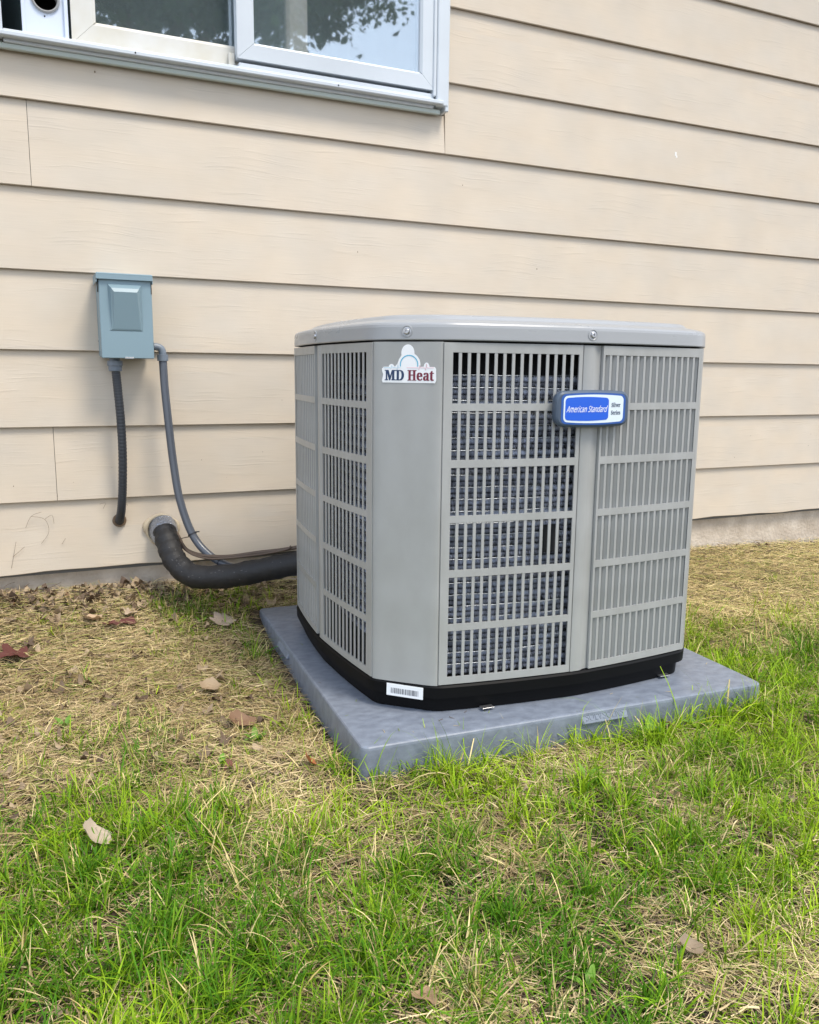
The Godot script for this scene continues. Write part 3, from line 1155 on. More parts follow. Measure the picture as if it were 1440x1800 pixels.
	lab.transform = cf * Transform3D(Basis(Vector3.BACK, deg_to_rad(-1.0)), Vector3(0, 0, 0.0012))
	st = tool()
	var x := -0.028
	while x < 0.028:
		var w: float = [0.0004, 0.0008, 0.0012][rng.randi() % 3]
		add_box(st, Vector3(x + 0.0025, 0.0395, 0.0016), Vector3(w, 0.011, 0.0003))
		x += w + [0.0006, 0.001, 0.0015][rng.randi() % 3]
	part("barcode", done(st), M.print, lab)


# ------------------------------------------------------------------ disconnect box, conduits, refrigerant line
func make_box_and_lines() -> void:
	var bx := thing("disconnect_box", "blue grey steel electrical disconnect box screwed to the beige siding", "electrical box", Vector3(0.2305, 0.576, 0.0))
	var st := tool()
	add_box(st, Vector3(0, 0.102, 0.042), Vector3(0.124, 0.198, 0.086), 0.003)
	part("enclosure", done(st), M.box, bx)
	# cover with a pressed boss that is deepest at its top
	st = tool()
	add_box(st, Vector3(0.0015, 0.0975, 0.0895), Vector3(0.128, 0.196, 0.009), 0.0016)
	part("cover", done(st), M.box, bx)
	st = tool()
	st.set_smooth_group(-1)
	var z0 := 0.0938
	var o := [Vector3(-0.0415, 0.0675, z0), Vector3(0.0405, 0.0675, z0), Vector3(0.0405, 0.1835, z0), Vector3(-0.0415, 0.1835, z0)]
	var i1 := [Vector3(-0.031, 0.0735, z0 + 0.003), Vector3(0.031, 0.0735, z0 + 0.003), Vector3(0.027, 0.163, z0 + 0.020), Vector3(-0.028, 0.163, z0 + 0.020)]
	var m1 := []
	for k in 4: m1.append(o[k].lerp(i1[k], 0.55) + Vector3(0, 0, [0.0005, 0.0005, 0.004, 0.004][k]))
	for k in 4:
		var e := (k + 1) % 4
		quad(st, o[k], o[e], m1[e], m1[k])
		quad(st, m1[k], m1[e], i1[e], i1[k])
	quad(st, i1[0], i1[1], i1[2], i1[3])
	part("boss", done(st), M.box_boss, bx)
	st = tool()
	add_box(st, Vector3(0.0, 0.2065, 0.05), Vector3(0.136, 0.006, 0.104), 0.002)
	add_box(st, Vector3(0.0, 0.2, 0.1005), Vector3(0.136, 0.0135, 0.003), 0.001)
	for s in [-1, 1]: add_box(st, Vector3(0.0672 * s, 0.196, 0.05), Vector3(0.002, 0.02, 0.1), 0.0006)
	part("rain_hood", done(st), M.box, bx)
	st = tool()
	add_box(st, Vector3(0.004, 0.0005, 0.0905), Vector3(0.022, 0.005, 0.0115), 0.001)
	part("hasp", done(st), M.steel, bx)
	st = tool()
	for s in [-1, 1]: add_box(st, Vector3(0.0645 * s, 0.176, 0.0895), Vector3(0.0018, 0.028, 0.012), 0.0004)
	part("hinge_slot", done(st), M.dark, bx)

	# black ribbed conduit running from the box into the wall
	var c1 := thing("conduit", "black ribbed flexible conduit hanging straight down into a wall hole", "conduit", Vector3(0.2, 0.14, 0.0))
	var off := -c1.position
	st = tool()
	var keys := spline([Vector3(0.203, 0.555, 0.05), Vector3(0.206, 0.50, 0.05), Vector3(0.210, 0.42, 0.049), Vector3(0.211, 0.33, 0.046), Vector3(0.2075, 0.235, 0.038), Vector3(0.203, 0.175, 0.026), Vector3(0.199, 0.143, 0.004), Vector3(0.198, 0.132, -0.03)], 30)
	var rad := []
	for i in keys.size(): rad.append(0.0112 + (0.0005 if i % 3 == 0 else -0.0004))
	add_tube(st, keys.map(func(p): return p + off), rad, 14)
	part("hose", done(st), M.conduit, c1)
	st = tool()
	var down := Transform3D(Basis(Vector3.RIGHT, PI / 2), Vector3(0.2025, 0.576, 0.05) + off)
	add_lathe(st, [[0.0135, 0.0], [0.0135, 0.006], [0.019, 0.0065], [0.0195, 0.019], [0.0175, 0.0205], [0.017, 0.032], [0.0155, 0.0335], [0.011, 0.034]], down, 22)
	part("connector", done(st), M.fitting, c1)
	st = tool()
	add_lathe(st, [[0.0185, -0.002], [0.017, 0.0035], [0.012, 0.004], [0.010, -0.004]], Transform3D(Basis(), Vector3(0.199, 0.139, -0.003) + off), 18)
	part("hole_edge", done(st), M.vine, c1)

	# smooth grey whip from the side of the box to the unit
	var c2 := thing("conduit", "grey smooth conduit curving from the side elbow down behind the black pipe", "conduit", Vector3(0.325, 0.576, 0.055))
	off = -c2.position
	st = tool()
	keys = spline([Vector3(0.323, 0.578, 0.052), Vector3(0.324, 0.503, 0.06), Vector3(0.3285, 0.413, 0.07), Vector3(0.336, 0.30, 0.082), Vector3(0.347, 0.201, 0.10), Vector3(0.372, 0.112, 0.125), Vector3(0.408, 0.060, 0.16), Vector3(0.46, 0.030, 0.20), Vector3(0.53, 0.02, 0.25), Vector3(0.64, 0.03, 0.325)], 14)
	add_tube(st, keys.map(func(p): return p + off), 0.0105, 16)
	part("hose", done(st), M.whip, c2)
	st = tool()
	add_tube(st, spline([Vector3(0.296, 0.607, 0.05), Vector3(0.310, 0.607, 0.05), Vector3(0.3195, 0.602, 0.051), Vector3(0.323, 0.592, 0.052), Vector3(0.323, 0.578, 0.052)], 6).map(func(p): return p + off), 0.0098, 16)
	add_lathe(st, [[0.011, 0.0], [0.0145, 0.0005], [0.0145, 0.017], [0.0115, 0.0175]], Transform3D(Basis(Vector3.RIGHT, PI / 2), Vector3(0.323, 0.588, 0.052) + off), 20)
	part("elbow_fitting", done(st), M.fitting, c2)
	st = tool()
	add_lathe(st, [[0.0, 0.0], [0.0165, 0.0], [0.0165, 0.006], [0.011, 0.006]], Transform3D(Basis(Vector3.UP, PI / 2), Vector3(0.2945, 0.607, 0.05) + off), 8)
	add_box(st, Vector3(0.2965, 0.628, 0.05) + off, Vector3(0.004, 0.007, 0.005), 0.001)
	part("lock_nut", done(st), M.dark, c2)

	# insulated refrigerant line
	var rl := thing("refrigerant_pipe", "thick black foam insulated pipe from the taped wall hole into the unit", "insulated pipe", Vector3(0.315, 0.104, 0.0))
	off = -rl.position
	st = tool()
	keys = spline([Vector3(0.312, 0.108, 0.036), Vector3(0.314, 0.086, 0.066), Vector3(0.3195, 0.058, 0.098), Vector3(0.332, 0.031, 0.132), Vector3(0.366, 0.008, 0.178), Vector3(0.442, 0.0135, 0.23), Vector3(0.521, 0.034, 0.28), Vector3(0.598, 0.055, 0.325), Vector3(0.66, 0.068, 0.36)], 9)
	rad = []
	for i in keys.size(): rad.append(0.0312 + 0.0011 * sin(i * 0.9) + 0.0007 * sin(i * 2.3))
	add_tube(st, keys.map(func(p): return p + off), rad, 22)
	part("insulation", done(st), M.foam, rl)
	st = tool()
	add_lathe(st, [[0.0385, -0.012], [0.0385, 0.012], [0.0378, 0.022], [0.0358, 0.034], [0.0332, 0.043], [0.032, 0.05], [0.030, 0.053]], Transform3D(Basis(Vector3.RIGHT, deg_to_rad(22.0)), Vector3(0.313, 0.108, 0.0) + off), 26)
	part("tape_collar", done(st), M.tape, rl)
	st = tool()
	var ring := []
	var rr := []
	for k in 29:
		var a := TAU * k / 28
		ring.append(Vector3(0.310 + cos(a) * (0.043 + 0.003 * sin(a * 3.0)), 0.106 + sin(a) * 0.042, 0.0) + off)
		rr.append(0.0048 + 0.0028 * sin(a * 2.0 + 2.6) + 0.0015 * sin(a * 5.0))
	add_tube(st, ring, rr, 8, false)
	part("caulk", done(st), M.caulk, rl)
	st = tool()
	for k in 26:
		var i := rng.randi_range(18, keys.size() - 12)
		var p: Vector3 = keys[i]
		var t: Vector3 = (keys[i + 1] - keys[i]).normalized()
		var nrm := (Vector3(rng.randf_range(-0.5, 0.5), rng.randf_range(-0.2, 1.0), 1.0)).normalized()
		nrm = (nrm - t * nrm.dot(t)).normalized()
		add_box(st, Vector3.ZERO, Vector3(rng.randf_range(0.0015, 0.007), rng.randf_range(0.0008, 0.002), 0.0012), 0.0003, Transform3D(Basis(t, nrm.cross(t), nrm).orthonormalized(), p + nrm * (rad[i] - 0.0002) + off))
	var sc := part("scuff_marks", done(st), M.speck, rl)
	sc.set_meta("kind", "stuff")

	var cw := thing("control_cable", "thin brown control cable strung along the top of the black pipe", "cable", Vector3(0.33, 0.085, 0.05))
	off = -cw.position
	st = tool()
	add_tube(st, spline([Vector3(0.338, 0.110, 0.03), Vector3(0.347, 0.092, 0.055), Vector3(0.352, 0.075, 0.085), Vector3(0.362, 0.064, 0.112), Vector3(0.387, 0.058, 0.150), Vector3(0.423, 0.058, 0.185), Vector3(0.461, 0.064, 0.220), Vector3(0.516, 0.077, 0.260), Vector3(0.566, 0.0875, 0.298), Vector3(0.614, 0.098, 0.325)], 8).map(func(p): return p + off), 0.0052, 10)
	part("cable_sheath", done(st), M.wire, cw)
	st = tool()
	add_tube(st, spline([Vector3(0.345, 0.098, 0.035), Vector3(0.350, 0.082, 0.075), Vector3(0.362, 0.062, 0.125), Vector3(0.400, 0.053, 0.175), Vector3(0.450, 0.060, 0.222), Vector3(0.52, 0.0745, 0.272), Vector3(0.575, 0.09, 0.312), Vector3(0.590, 0.10, 0.318)], 10).map(func(p): return p + off), 0.003, 8)
	part("loose_strand", done(st), M.wire, cw)
	for q in [[Vector3(0.372, 0.112, 0.125), Vector3(0.03, -0.075, 0.03)], [Vector3(0.433, 0.043, 0.178), Vector3(0.05, -0.035, 0.04)]]:
		var z := (q[1] as Vector3).normalized()
		var x := Vector3.UP.cross(z).normalized()
		st = tool()
		add_lathe(st, [[0.0108, -0.002], [0.0122, -0.0018], [0.0122, 0.0018], [0.0108, 0.002]], Transform3D(Basis(x, z.cross(x), z), q[0] + off), 18)
		add_box(st, q[0] + off + Vector3(0.013, 0.006, 0.002), Vector3(0.012, 0.003, 0.003), 0.0006)
		part("cable_tie", done(st), M.tie, cw)
	st = tool()
	add_tube(st, spline([Vector3(0.335, 0.088, 0.075), Vector3(0.352, 0.098, 0.10), Vector3(0.366, 0.105, 0.122)], 5).map(func(p): return p + off), 0.0013, 6)
	part("tie_wire", done(st), M.wire, cw)


# ------------------------------------------------------------------ plants on the ground
func scatter(called: String, mesh: Mesh, m: Material, xfs: Array, cols: Array, parent: Node) -> MultiMeshInstance3D:
	var mm := MultiMesh.new()
	mm.transform_format = MultiMesh.TRANSFORM_3D
	mm.use_colors = true
	mm.mesh = mesh
	mm.instance_count = xfs.size()
	for i in xfs.size():
		mm.set_instance_transform(i, xfs[i])
		mm.set_instance_color(i, cols[i])
	var o := MultiMeshInstance3D.new()
	o.name = called
	o.multimesh = mm
	o.material_override = m
	parent.add_child(o, true)
	return o


# a blade 1 long and 1 wide, bending towards +Z
func blade_mesh(bend: float, seg: int, fold := 0.25, tip := 0.08) -> ArrayMesh:
	var st := tool()
	st.set_smooth_group(1)
	var pts := []
	var p := Vector3.ZERO
	var a := 0.0
	for i in seg + 1:
		var t := float(i) / seg
		var w := lerpf(0.5, tip * 0.5, pow(t, 2.2)) * (0.75 + 0.25 * minf(1.0, t * 4.0))
		pts.append([p, w, a])
		a = bend * pow(t + 1.0 / seg, 1.3)
		p += Vector3(0, cos(a), sin(a)) / seg
	for i in seg:
		var q0: Array = pts[i]
		var q1: Array = pts[i + 1]
		for s in [-1, 1]:
			var e0: Vector3 = q0[0] + Vector3(s * q0[1], 0, 0)
			var e1: Vector3 = q1[0] + Vector3(s * q1[1], 0, 0)
			st.set_smooth_group(2 + s)
			st.add_vertex(q0[0]); st.add_vertex(e0); st.add_vertex(e1)
			st.add_vertex(q0[0]); st.add_vertex(e1); st.add_vertex(q1[0])
	return done(st)


const GREEN := [[0.02, 1.15, 0.26, 0.9], [-0.15, 1.5, 0.5, 0.8], [0.15, 1.45, 0.35, 0.6], [0.42, 0.14, 0.13, 1.0], [0.33, 0.10, 0.06, 0.8], [0.9, 1.45, 0.5, 0.5], [1.5, 1.2, 0.5, 0.65], [2.0, 0.95, 0.5, 0.45], [0.55, 1.62, 0.22, 0.5], [0.46, 0.45, 0.10, 0.5], [1.55, 0.75, 0.22, 0.5], [1.2, 1.6, 0.6, 0.45], [0.62, 1.25, 0.2, 0.35], [0.05, 0.47, 0.10, 0.55], [0.22, 0.74, 0.10, 0.55], [-0.02, 0.24, 0.08, 0.5], [0.14, 0.12, 0.06, 0.5], [0.30, 0.45, 0.07, 0.45], [2.2, 0.75, 0.5, 0.35], [1.7, 0.45, 0.16, 0.5], [2.3, 0.35, 0.15, 0.45], [0.05, 0.80, 0.12, 0.5]]
const DRY := [[0.12, 0.55, 0.34, 1.0], [0.36, 0.85, 0.17, 0.8], [0.36, 1.12, 0.12, 0.8], [2.4, 0.25, 0.7, 1.1], [1.8, 0.2, 0.45, 1.0], [0.62, 1.42, 0.11, 0.55], [0.42, 1.62, 0.08, 0.7], [0.0, 0.15, 0.4, 0.7], [0.8, 1.72, 0.12, 0.4], [1.0, 1.3, 0.1, 0.35], [0.3, 1.3, 0.12, 0.4]]


func field(list: Array, x: float, z: float) -> float:
	var v := 0.0
	for q in list:
		var d: float = ((x - q[0]) * (x - q[0]) + (z - q[1]) * (z - q[1])) / (q[2] * q[2])
		if d < 6.0: v += q[3] * exp(-d)
	return v


func on_pad(x: float, z: float, grow: float) -> bool:
	var c := pad_centre()
	var a := deg_to_rad(3.0)
	var dx := x - c.x
	var dz := z - c.z
	var u := dx * cos(a) + dz * sin(a)
	var v := -dx * sin(a) + dz * cos(a)
	return absf(u) < 0.4585 + grow and absf(v) < 0.4585 + grow


func pad_edge(x: float, z: float) -> float:
	var c := pad_centre()
	var a := deg_to_rad(3.0)
	var dx := x - c.x
	var dz := z - c.z
	var u := absf(dx * cos(a) + dz * sin(a)) - 0.4585
	var v := absf(-dx * sin(a) + dz * cos(a)) - 0.4585
	return maxf(u, v)


# a point on the lawn: thick where the picture is taken, thinner round about
func lawn_point(r: RandomNumberGenerator) -> Vector2:
	if r.randf() < 0.82:
		for i in 20:
			var p := Vector2(r.randf_range(-0.3, 3.15), r.randf_range(0.0, 1.95))
			if p.x < 3.15 - 1.3 * p.y and p.x > -0.35 + 0.1 * p.y: return p
	return Vector2(r.randf_range(-1.6, 4.2), r.randf_range(0.0, 3.0))


func make_grass() -> void:
	var n1 := noise(5.0, 3, 81)
	var n2 := noise(1.7, 3, 82)
	var n3 := noise(13.0, 2, 83)
	var r := RandomNumberGenerator.new()
	r.seed = 99
	# ---- green blades, some alone and some in tufts from one crown
	var kinds := [blade_mesh(0.35, 4), blade_mesh(0.9, 5), blade_mesh(1.5, 6), blade_mesh(2.3, 7), blade_mesh(0.5, 4, 0.25, 0.55)]
	var xf := [[], [], [], [], []]
	var co := [[], [], [], [], []]
	for tries in 285000:
		var p := lawn_point(r)
		var edge := pad_edge(p.x, p.y)
		if edge < 0.006: continue
		var lush := clampf(field(GREEN, p.x, p.y) * 0.8, 0.0, 1.0)
		var g := 0.36 + field(GREEN, p.x, p.y) * 0.60 - field(DRY, p.x, p.y) * 0.25 + n1.get_noise_2d(p.x, p.y) * 0.75 + n2.get_noise_2d(p.x, p.y) * 0.35
		var near_pad := edge < 0.07 and p.y > 0.25
		if near_pad: g = maxf(g, 0.55)
		if p.y < 0.03: g = minf(g, 0.1)
		g = clampf(g, 0.30 if p.x > 1.2 and p.y < 0.9 else 0.16, 1.0)
		if r.randf() > g * g * 0.62 * clampf(n3.get_noise_2d(p.x, p.y) * 2.0 + 0.7, 0.1, 1.4): continue
		var tuft := 1
		if r.randf() < 0.035: tuft = r.randi_range(10, 26)
		var tone := clampf(r.randf() * 0.5 + n2.get_noise_2d(p.x + 9.0, p.y) * 0.6 + 0.30 - lush * 0.42 + (0.25 if p.x > 0.6 else 0.0), 0.0, 1.0)
		var flow := n2.get_noise_2d(p.x * 1.4 + 50.0, p.y * 1.4) * 5.0
		for j in tuft:
			var q := p
			if tuft > 1: q += Vector2(r.randfn(0, 0.007), r.randfn(0, 0.007))
			if pad_edge(q.x, q.y) < 0.004: continue
			var k := r.randi_range(0, 4)
			var L := r.randf_range(0.016, 0.046) * (0.65 + 1.05 * lush)
			if tuft > 1: L = r.randf_range(0.03, 0.062) * (0.8 + 0.6 * lush)
			elif r.randf() < 0.08: L *= 1.6
			if near_pad: L = maxf(L, 0.03) * r.randf_range(0.9, 2.0)
			if p.y < 0.5 and p.x > 1.3: L *= 0.7
			if k == 4: L *= 0.8
			var w := r.randf_range(0.0011, 0.0025)
			var pick := r.randf()
			if pick < 0.10: w = r.randf_range(0.0026, 0.0040)
			var lean := r.randf_range(0.0, 0.8) if r.randf() < 0.68 else r.randf_range(0.8, 1.4)
			if tuft > 1: lean = absf(r.randfn(0.0, 0.5))
			var dir := (r.randf() * TAU) if tuft > 1 else flow + r.randf_range(-2.4, 2.4)
			var b := Basis(Vector3.UP, dir) * Basis(Vector3.RIGHT, lean) * Basis(Vector3.UP, r.randf_range(-0.8, 0.8))
			b = b.scaled_local(Vector3(w, L, L))
			xf[k].append(Transform3D(b, Vector3(q.x, gy(q.x, q.y) - 0.002, q.y)))
			var c := Color(0.060, 0.175, 0.006).lerp(Color(0.41, 0.56, 0.018), clampf(tone + r.randf_range(-0.25, 0.25), 0.0, 1.0))
			if r.randf() < 0.07 + 0.5 * clampf(field(DRY, q.x, q.y) - 0.1, 0.0, 1.0): c = Color(0.42, 0.32, 0.11).lerp(Color(0.74, 0.60, 0.30), r.randf())
			c = c * r.randf_range(0.75, 1.2)
			c.a = 1.0
			co[k].append(c)
	var all := 0
	for k in kinds.size():
		var o := scatter("grass", kinds[k], M.blade, xf[k], co[k], self)
		o.set_meta("kind", "stuff")
		o.set_meta("label", "green lawn blades growing through the dry thatch")
		all += xf[k].size()
	print("green blades ", all)
	# ---- dry straw lying in a mat, thin strands and torn flat bits
	var sk := [straw_mesh(0.2, 0.011), straw_mesh(0.6, 0.012), straw_mesh(-1.0, 0.011), straw_mesh(0.4, 0.024), straw_mesh(0.3, 0.06)]
	xf = [[], [], [], [], []]
	co = [[], [], [], [], []]
	for tries in 520000:
		var p := lawn_point(r)
		var edge := pad_edge(p.x, p.y)
		if edge < 0.012: continue
		var dry := field(DRY, p.x, p.y)
		var d := 0.46 + dry * 0.34 - field(GREEN, p.x, p.y) * 0.25 + n1.get_noise_2d(p.x + 20.0, p.y) * 0.7 - (0.12 if p.x > 1.2 and p.y < 0.9 else 0.0)
		if r.randf() > clampf(d, 0.14, 1.0): continue
		var k := r.randi_range(0, 4)
		var L := r.randf_range(0.018, 0.07)
		if k == 3: L = r.randf_range(0.012, 0.045)
		if k == 4: L = r.randf_range(0.008, 0.026)
		var b := Basis(Vector3.UP, r.randf() * TAU) * Basis(Vector3.RIGHT, -absf(r.randfn(0.0, 0.12))) * Basis(Vector3.BACK, r.randf_range(-0.7, 0.7))
		b = b.scaled_local(Vector3(L, L, L))
		xf[k].append(Transform3D(b, Vector3(p.x, gy(p.x, p.y) + absf(r.randfn(0.0, 0.009 if p.x > 1.2 and p.y < 0.9 else 0.0065)) + 0.0005, p.y)))
		var t := clampf(r.randf() + n2.get_noise_2d(p.x - 7.0, p.y + 4.0) * 0.35, 0.0, 1.0)
		var c := Color(0.30, 0.205, 0.09).lerp(Color(0.80, 0.64, 0.36), t * t * 0.6 + t * 0.4)
		if p.x > 1.2 and p.y < 0.9: c = c.lerp(Color(0.80, 0.62, 0.25), 0.35)
		var pick := r.randf()
		if pick < 0.17: c = Color(0.18, 0.21, 0.035).lerp(Color(0.42, 0.44, 0.11), t)
		elif pick < (0.40 if p.x > 1.2 and p.y < 0.9 else 0.30): c = Color(0.10, 0.065, 0.04)
		co[k].append(c)
	all = 0
	for k in sk.size():
		var o := scatter("dry_grass", sk[k], M.dry, xf[k], co[k], self)
		o.set_meta("kind", "stuff")
		o.set_meta("label", "tan straw and thatch matted over the lawn soil")
		all += xf[k].size()
	print("straw ", all)
	# ---- crumbs of soil and twigs in the thatch
	var crumb := tool()
	add_box(crumb, Vector3.ZERO, Vector3(1, 0.6, 0.8), 0.22)
	var twig := tool()
	add_tube(twig, [Vector3(-0.5, 0, 0), Vector3(-0.1, 0.03, 0.03), Vector3(0.25, 0.0, -0.02), Vector3(0.5, 0.04, 0.03)], 0.022, 5)
	xf = [[], []]
	co = [[], []]
	for i in 5200:
		var p := lawn_point(r)
		if pad_edge(p.x, p.y) < 0.012: continue
		var k := 1 if i % 9 == 0 else 0
		var s := r.randf_range(0.002, 0.007) if k == 0 else r.randf_range(0.025, 0.09)
		xf[k].append(Transform3D(Basis.from_euler(Vector3(r.randfn(0, 0.1 if k == 1 else 1.0), r.randf() * TAU, r.randfn(0, 0.1 if k == 1 else 1.0))).scaled_local(Vector3.ONE * s), Vector3(p.x, gy(p.x, p.y) + r.randf_range(0.004, 0.011), p.y)))
		co[k].append(Color(0.06, 0.042, 0.028).lerp(Color(0.19, 0.13, 0.085), r.randf()))
	for k in 2:
		var o := scatter(["soil_crumbs", "twigs"][k], done([crumb, twig][k]), M.dry, xf[k], co[k], self)
		o.set_meta("kind", "stuff")
		o.set_meta("label", ["dark soil crumbs scattered in the thatch", "thin brown twigs scattered in the thatch"][k])


# a strand 1 long lying along Z, arched a little and curling sideways
func straw_mesh(bend: float, thin: float) -> ArrayMesh:
	var st := tool()
	st.set_smooth_group(1)
	var p := Vector3.ZERO
	var prev := []
	var n := 6
	for i in n + 1:
		var t := float(i) / n
		var a := bend * (t - 0.35)
		var w := thin * (1.0 - 0.7 * t * t)
		var side := Vector3(cos(a), 0.0, -sin(a))
		var ring := [p + side * w, p + Vector3(0, w * 0.8, 0), p - side * w]
		if i > 0:
			for k in 2:
				quad(st, prev[k], prev[k + 1], ring[k + 1], ring[k])
		prev = ring
		p += Vector3(sin(a), 0.07 * cos(t * PI), cos(a)) / n
	return done(st)


func leaf_mesh(lobes: int, deep: float, curl: float, seed_: int, long := 1.0) -> ArrayMesh:
	var r := RandomNumberGenerator.new()
	r.seed = seed_
	var st := tool()
	st.set_smooth_group(1)
	var n := 30
	var rim := []
	var half := []
	for k in n:
		var a := TAU * k / n
		var rad := 0.5 * (1.0 - deep * (0.5 + 0.5 * cos(a * lobes))) * (1.0 + r.randf_range(-0.06, 0.06))
		var p := Vector3(cos(a) * rad * long, 0, sin(a) * rad)
		p.y = curl * (p.z * p.z * 2.2 - 0.12) + 0.25 * curl * sin(p.x * 7.0 + seed_) + r.randf_range(-0.02, 0.02)
		rim.append(p)
		var h := p * 0.5
		h.y = curl * (h.z * h.z * 2.2 - 0.12) + 0.12 * curl * sin(h.x * 7.0 + seed_)
		half.append(h)
	var mid := Vector3(0, -0.12 * curl - 0.01, 0)
	for k in n:
		var e := (k + 1) % n
		st.add_vertex(mid); st.add_vertex(half[k]); st.add_vertex(half[e])
		quad(st, half[k], rim[k], rim[e], half[e])
	# stalk
	st.set_smooth_group(-1)
	quad(st, Vector3(-0.45 * long, 0.01, 0.008), Vector3(-0.45 * long, 0.01, -0.008), Vector3(-0.72 * long, 0.05, -0.006), Vector3(-0.72 * long, 0.05, 0.006))
	return done(st)


func make_leaves() -> void:
	var shapes := [leaf_mesh(5, 0.42, 0.3, 3), leaf_mesh(3, 0.3, 0.4, 4), leaf_mesh(2, 0.35, 0.45, 5, 1.25), leaf_mesh(7, 0.35, 0.25, 6)]
	var bits := [leaf_mesh(2, 0.45, 0.7, 7, 1.4), leaf_mesh(3, 0.5, 0.6, 8), leaf_mesh(5, 0.5, 0.7, 9)]
	var r := RandomNumberGenerator.new()
	r.seed = 5
	var one := [
		[0.046, 1.155, 0.048, 2, Color(0.44, 0.355, 0.26), 1.35, 0.75, "pale tan curled leaf standing in the lush grass, lower left"],
		[-0.072, 0.30, 0.085, 0, Color(0.10, 0.026, 0.02), 0.3, 0.1, "large dark red leaf at the left edge of the lawn"],
		[0.150, 0.205, 0.045, 1, Color(0.13, 0.04, 0.036), 2.2, 0.1, "small maroon leaf near the wall, left one of a touching pair"],
		[0.192, 0.200, 0.048, 1, Color(0.12, 0.036, 0.032), 0.2, 0.15, "small maroon leaf near the wall, right one of a touching pair"],
		[0.428, 0.225, 0.075, 3, Color(0.40, 0.31, 0.24), 0.8, 0.25, "broad greyish tan leaf lying between the black pipe and the pad corner"],
		[0.110, 0.165, 0.05, 2, Color(0.50, 0.36, 0.24), 2.8, 0.2, "light brown leaf lying below the ribbed conduit"],
		[0.20, 0.15, 0.045, 0, Color(0.44, 0.34, 0.25), 1.0, 0.3, "pale leaf just behind the maroon pair"],
		[0.317, 0.62, 0.05, 2, Color(0.33, 0.24, 0.15), 0.3, 0.15, "long brown leaf flat on the dry thatch left of the pad"],
		[0.345, 0.79, 0.055, 2, Color(0.20, 0.115, 0.065), 0.9, 0.3, "dark brown leaf beside the pad's long left edge"],
		[0.705, 1.66, 0.03, 2, Color(0.25, 0.185, 0.12), 0.6, 0.3, "dull brown leaf at the lower right among green blades"],
		[0.36, 1.615, 0.034, 1, Color(0.33, 0.215, 0.12), 1.9, 0.3, "brown leaf at the very bottom of the lawn, in front"],
		[0.415, 1.02, 0.032, 2, Color(0.36, 0.13, 0.045), 1.6, 0.9, "small rust coloured leaf leaning on the pad's near left side"],
		[1.135, 1.135, 0.03, 2, Color(0.22, 0.08, 0.04), 1.6, 0.5, "small red brown leaf under weeds at the pad's front edge"],
	]
	for q in one:
		var o := part("fallen_leaf", shapes[q[3]], mat(q[4], 0.7), self)
		var y: float = gy(q[0], q[1]) + (0.034 if q[1] > 1.1 and q[0] < 0.2 else 0.02) + 0.25 * q[6] * q[2]
		o.transform = Transform3D((Basis(Vector3.UP, q[5]) * Basis(Vector3.RIGHT, q[6])).scaled_local(Vector3.ONE * q[2]), Vector3(q[0], y, q[1]))
		tag(o, q[7], "leaf", "fallen leaves on the lawn")
	# unsorted litter along the wall and thinly over the lawn
	var xf := [[], [], []]
	var co := [[], [], []]
	for i in 860:
		var x: float
		var z: float
		if i < 420:
			x = r.randf_range(-0.4, 0.62)
			z = absf(r.randfn(0.03, 0.06)) + 0.005
		elif i < 560:
			x = r.randf_range(0.9, 4.0)
			z = absf(r.randfn(0.0, 0.05)) + 0.005
		elif i < 720:
			x = r.randf_range(-0.4, 0.46)
			z = r.randf_range(0.05, 1.0)
		else:
			x = r.randf_range(-0.3, 2.4)
			z = r.randf_range(0.1, 1.9)
		if pad_edge(x, z) < 0.02: continue
		var s := r.randf_range(0.011, 0.036)
		if i >= 420 and i < 560: s *= 0.55
		if i >= 720: s *= 0.6
		var k := r.randi_range(0, 2)
		xf[k].append(Transform3D((Basis(Vector3.UP, r.randf() * TAU) * Basis(Vector3.RIGHT, r.randfn(0, 0.2)) * Basis(Vector3.BACK, r.randfn(0, 0.2))).scaled_local(Vector3.ONE * s), Vector3(x, gy(x, z) + 0.008 + r.randf() * 0.012, z)))
		var c := Color(0.085, 0.052, 0.032).lerp(Color(0.40, 0.30, 0.19), pow(r.randf(), 1.4))
		if r.randf() < 0.03: c = Color(0.15, 0.055, 0.035)
		co[k].append(c)
	for k in 3:
		var o := scatter("leaf_litter", bits[k], M.dry, xf[k], co[k], self)
		o.set_meta("kind", "stuff")
		o.set_meta("label", "brown leaf litter gathered along the foundation")


func weed_leaf(long: float, wide: float, bend: float) -> ArrayMesh:
	var st := tool()
	st.set_smooth_group(1)
	var n := 8
	var p := Vector3.ZERO
	var rows := []
	for i in n + 1:
		var t := float(i) / n
		var w := wide * (0.06 if t < 0.2 else sin(clampf((t - 0.2) / 0.8, 0.0, 1.0) * PI * 0.96 + 0.06) * 0.5 * (1.0 + 0.12 * sin(t * 40.0)))
		rows.append([p - Vector3(w, -0.3 * w, 0), p, p + Vector3(w, 0.3 * w, 0)])
		var a := bend * t + 0.25
		p += Vector3(0, cos(a), sin(a)) * long / n
	for i in n:
		for k in 2:
			quad(st, rows[i][k], rows[i][k + 1], rows[i + 1][k + 1], rows[i + 1][k])
	return done(st)


